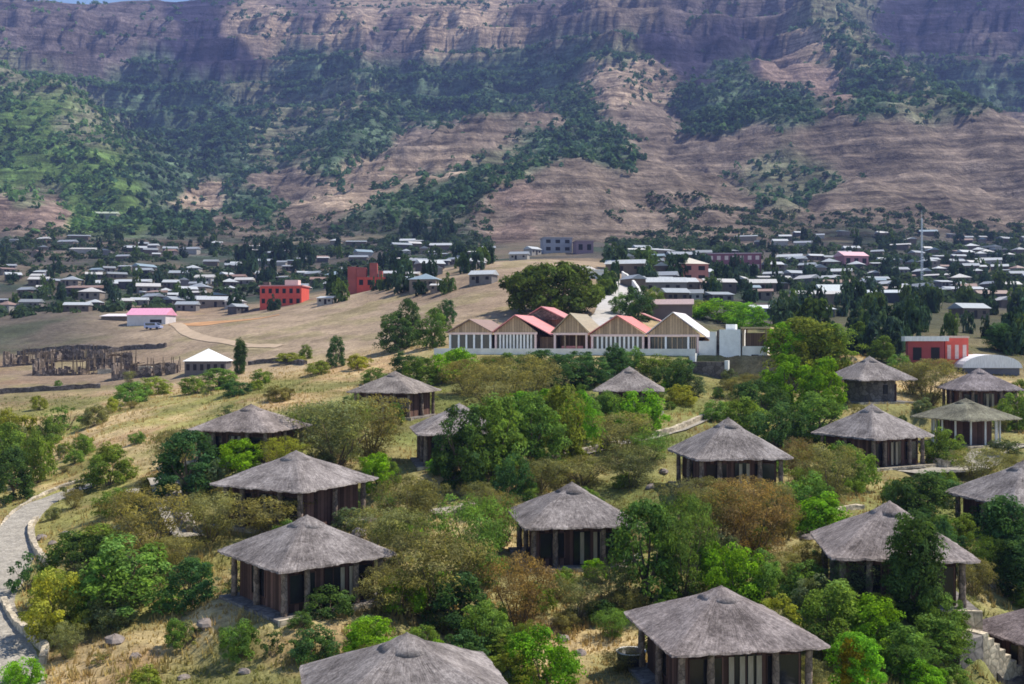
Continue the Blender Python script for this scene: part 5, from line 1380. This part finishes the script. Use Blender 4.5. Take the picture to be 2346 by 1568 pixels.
# white plastic chairs at three porches, black tub
def chair(px, py, Z, turn, label):
    p = P(px, py, Z); o = empty('plastic_chair', p, R(turn)); tag(o, label, 'chair', 'white chairs on the lodge decks')
    MB().box(-.24, .24, -.24, .24, .42, .46).build('seat', M['white'], o)
    MB().add([(-.24, .22, .46), (.24, .22, .46), (.24, .36, .95), (-.24, .36, .95), (-.24, .26, .46), (.24, .26, .46), (.24, .40, .95), (-.24, .40, .95)], [(0, 1, 2, 3), (7, 6, 5, 4), (3, 2, 6, 7), (0, 3, 7, 4), (1, 5, 6, 2)]).build('backrest', M['white'], o)
    for x in (-.21, .21):
        for y in (-.21, .21): MB().tube([(x, y, 0), (x, y, .42)], .03, 6).build('leg', M['white'], o)
        MB().box(x - .03, x + .03, -.2, .28, .64, .68).build('armrest', M['white'], o)
for key, lx, ly, turn, label in (('redfront', 3.7, -3.5, 200, 'white plastic chair on the deck end of the dark red lodge front'), ('tub', 2.6, -3.7, 170, 'white plastic chair under the eaves of the lodge with the black tub'), ('porch', 3.3, -3.6, 200, 'white plastic chair at the far end of the corner porch lodge')):
    d = hut[key]; a = R(d['turn']); s = d['s']
    q = d['loc'] + Vector((lx * math.cos(a) - ly * math.sin(a), lx * math.sin(a) + ly * math.cos(a), .06)) * s
    o = chair(*pix(q), q.y, turn, label)
tb = hit(1446, 1530); o = empty('water_tub', tb); tag(o, 'round black tub with a white rim standing beside the curtained lodge', 'tub')
MB().lathe([(.01, .02), (.95, .02), (1.05, 1.0), (.98, 1.0), (.9, .12), (.01, .1)], 24).build('body', M['blackp'], o, True)
MB().lathe([(1.055, .97), (1.08, .98), (1.08, 1.03), (1.0, 1.03), (1.0, .98)], 24).build('rim', M['white'], o, True)
o.scale = (.72, .72, .8)

# ------------------------------------------------------------------ wording: each label points at one thing
HLM = []
for k, d in hut.items():
    a, b = pix(d['loc'] + Vector((0, 0, 3.0 * d['s']))); HLM.append((a, b, SHORT[k]))
HLM += [(1250, 790, 'the gabled restaurant'), (1650, 790, 'the white annex'), (1730, 790, 'the lookout tower'), (470, 825, 'the white pyramid roof'), (2140, 805, 'the red kiosk'), (60, 1240, 'the left path bend'), (40, 1480, 'the left path end'), (230, 860, 'the stone ruins')]
ORD = ['', 'nearest', 'second nearest', 'third nearest', 'fourth nearest', 'fifth nearest', 'sixth nearest', 'seventh nearest', 'eighth nearest', 'ninth nearest', 'tenth nearest', 'eleventh nearest', 'twelfth nearest']
def word_all(items, marks, above='behind', below='in front of'):
    buckets = {}
    for o, px, py, look in items:
        best = min(marks, key=lambda m: (px - m[0]) ** 2 + 2.2 * (py - m[1]) ** 2)
        dx, dy = px - best[0], (py - best[1]) * 1.5
        rel = ('right of' if dx > 0 else 'left of') if abs(dx) > abs(dy) else (below if dy > 0 else above)
        buckets.setdefault((look, rel, best[2]), []).append((dx * dx + dy * dy, o))
    for (look, rel, lmk), os_ in buckets.items():
        os_.sort(key=lambda t: t[0])
        for i, (_, o) in enumerate(os_):
            if len(os_) == 1: o['label'] = f'{look} {rel} {lmk}'
            else: o['label'] = f'{look}, {ORD[i + 1] if i < 12 else str(i + 1) + "th nearest"} {rel} {lmk}'
word_all(PLANTS, HLM)
word_all(ROCKS, HLM)
word_all(TOWN, LMK, 'above', 'below')
word_all(TTREES, LMK, 'above', 'below')
for o, *_ in TOWN: o['category'] = 'house'; o['group'] = 'houses of the town'

# ------------------------------------------------------------------ haze: one closed box of even air round everything
hm, nt, b = mat('haze_air')
nt.nodes.remove(b)
pv = nd(nt, 'ShaderNodeVolumePrincipled'); pv.inputs['Color'].default_value = (.34, .45, .95, 1); pv.inputs['Density'].default_value = .00013
pv.inputs['Anisotropy'].default_value = .0
nt.links.new(pv.outputs[0], nt.nodes['Material Output'].inputs['Volume'])
zlo = float(HH.min()) - 3; zhi = float(HH.max()) + 25
hz = MB().box(-2650, 2650, -20, 2700, zlo, zhi).build('haze', hm)
tag(hz, 'thin bluish haze in the air between the town and the mountain', 'haze', kind='stuff')
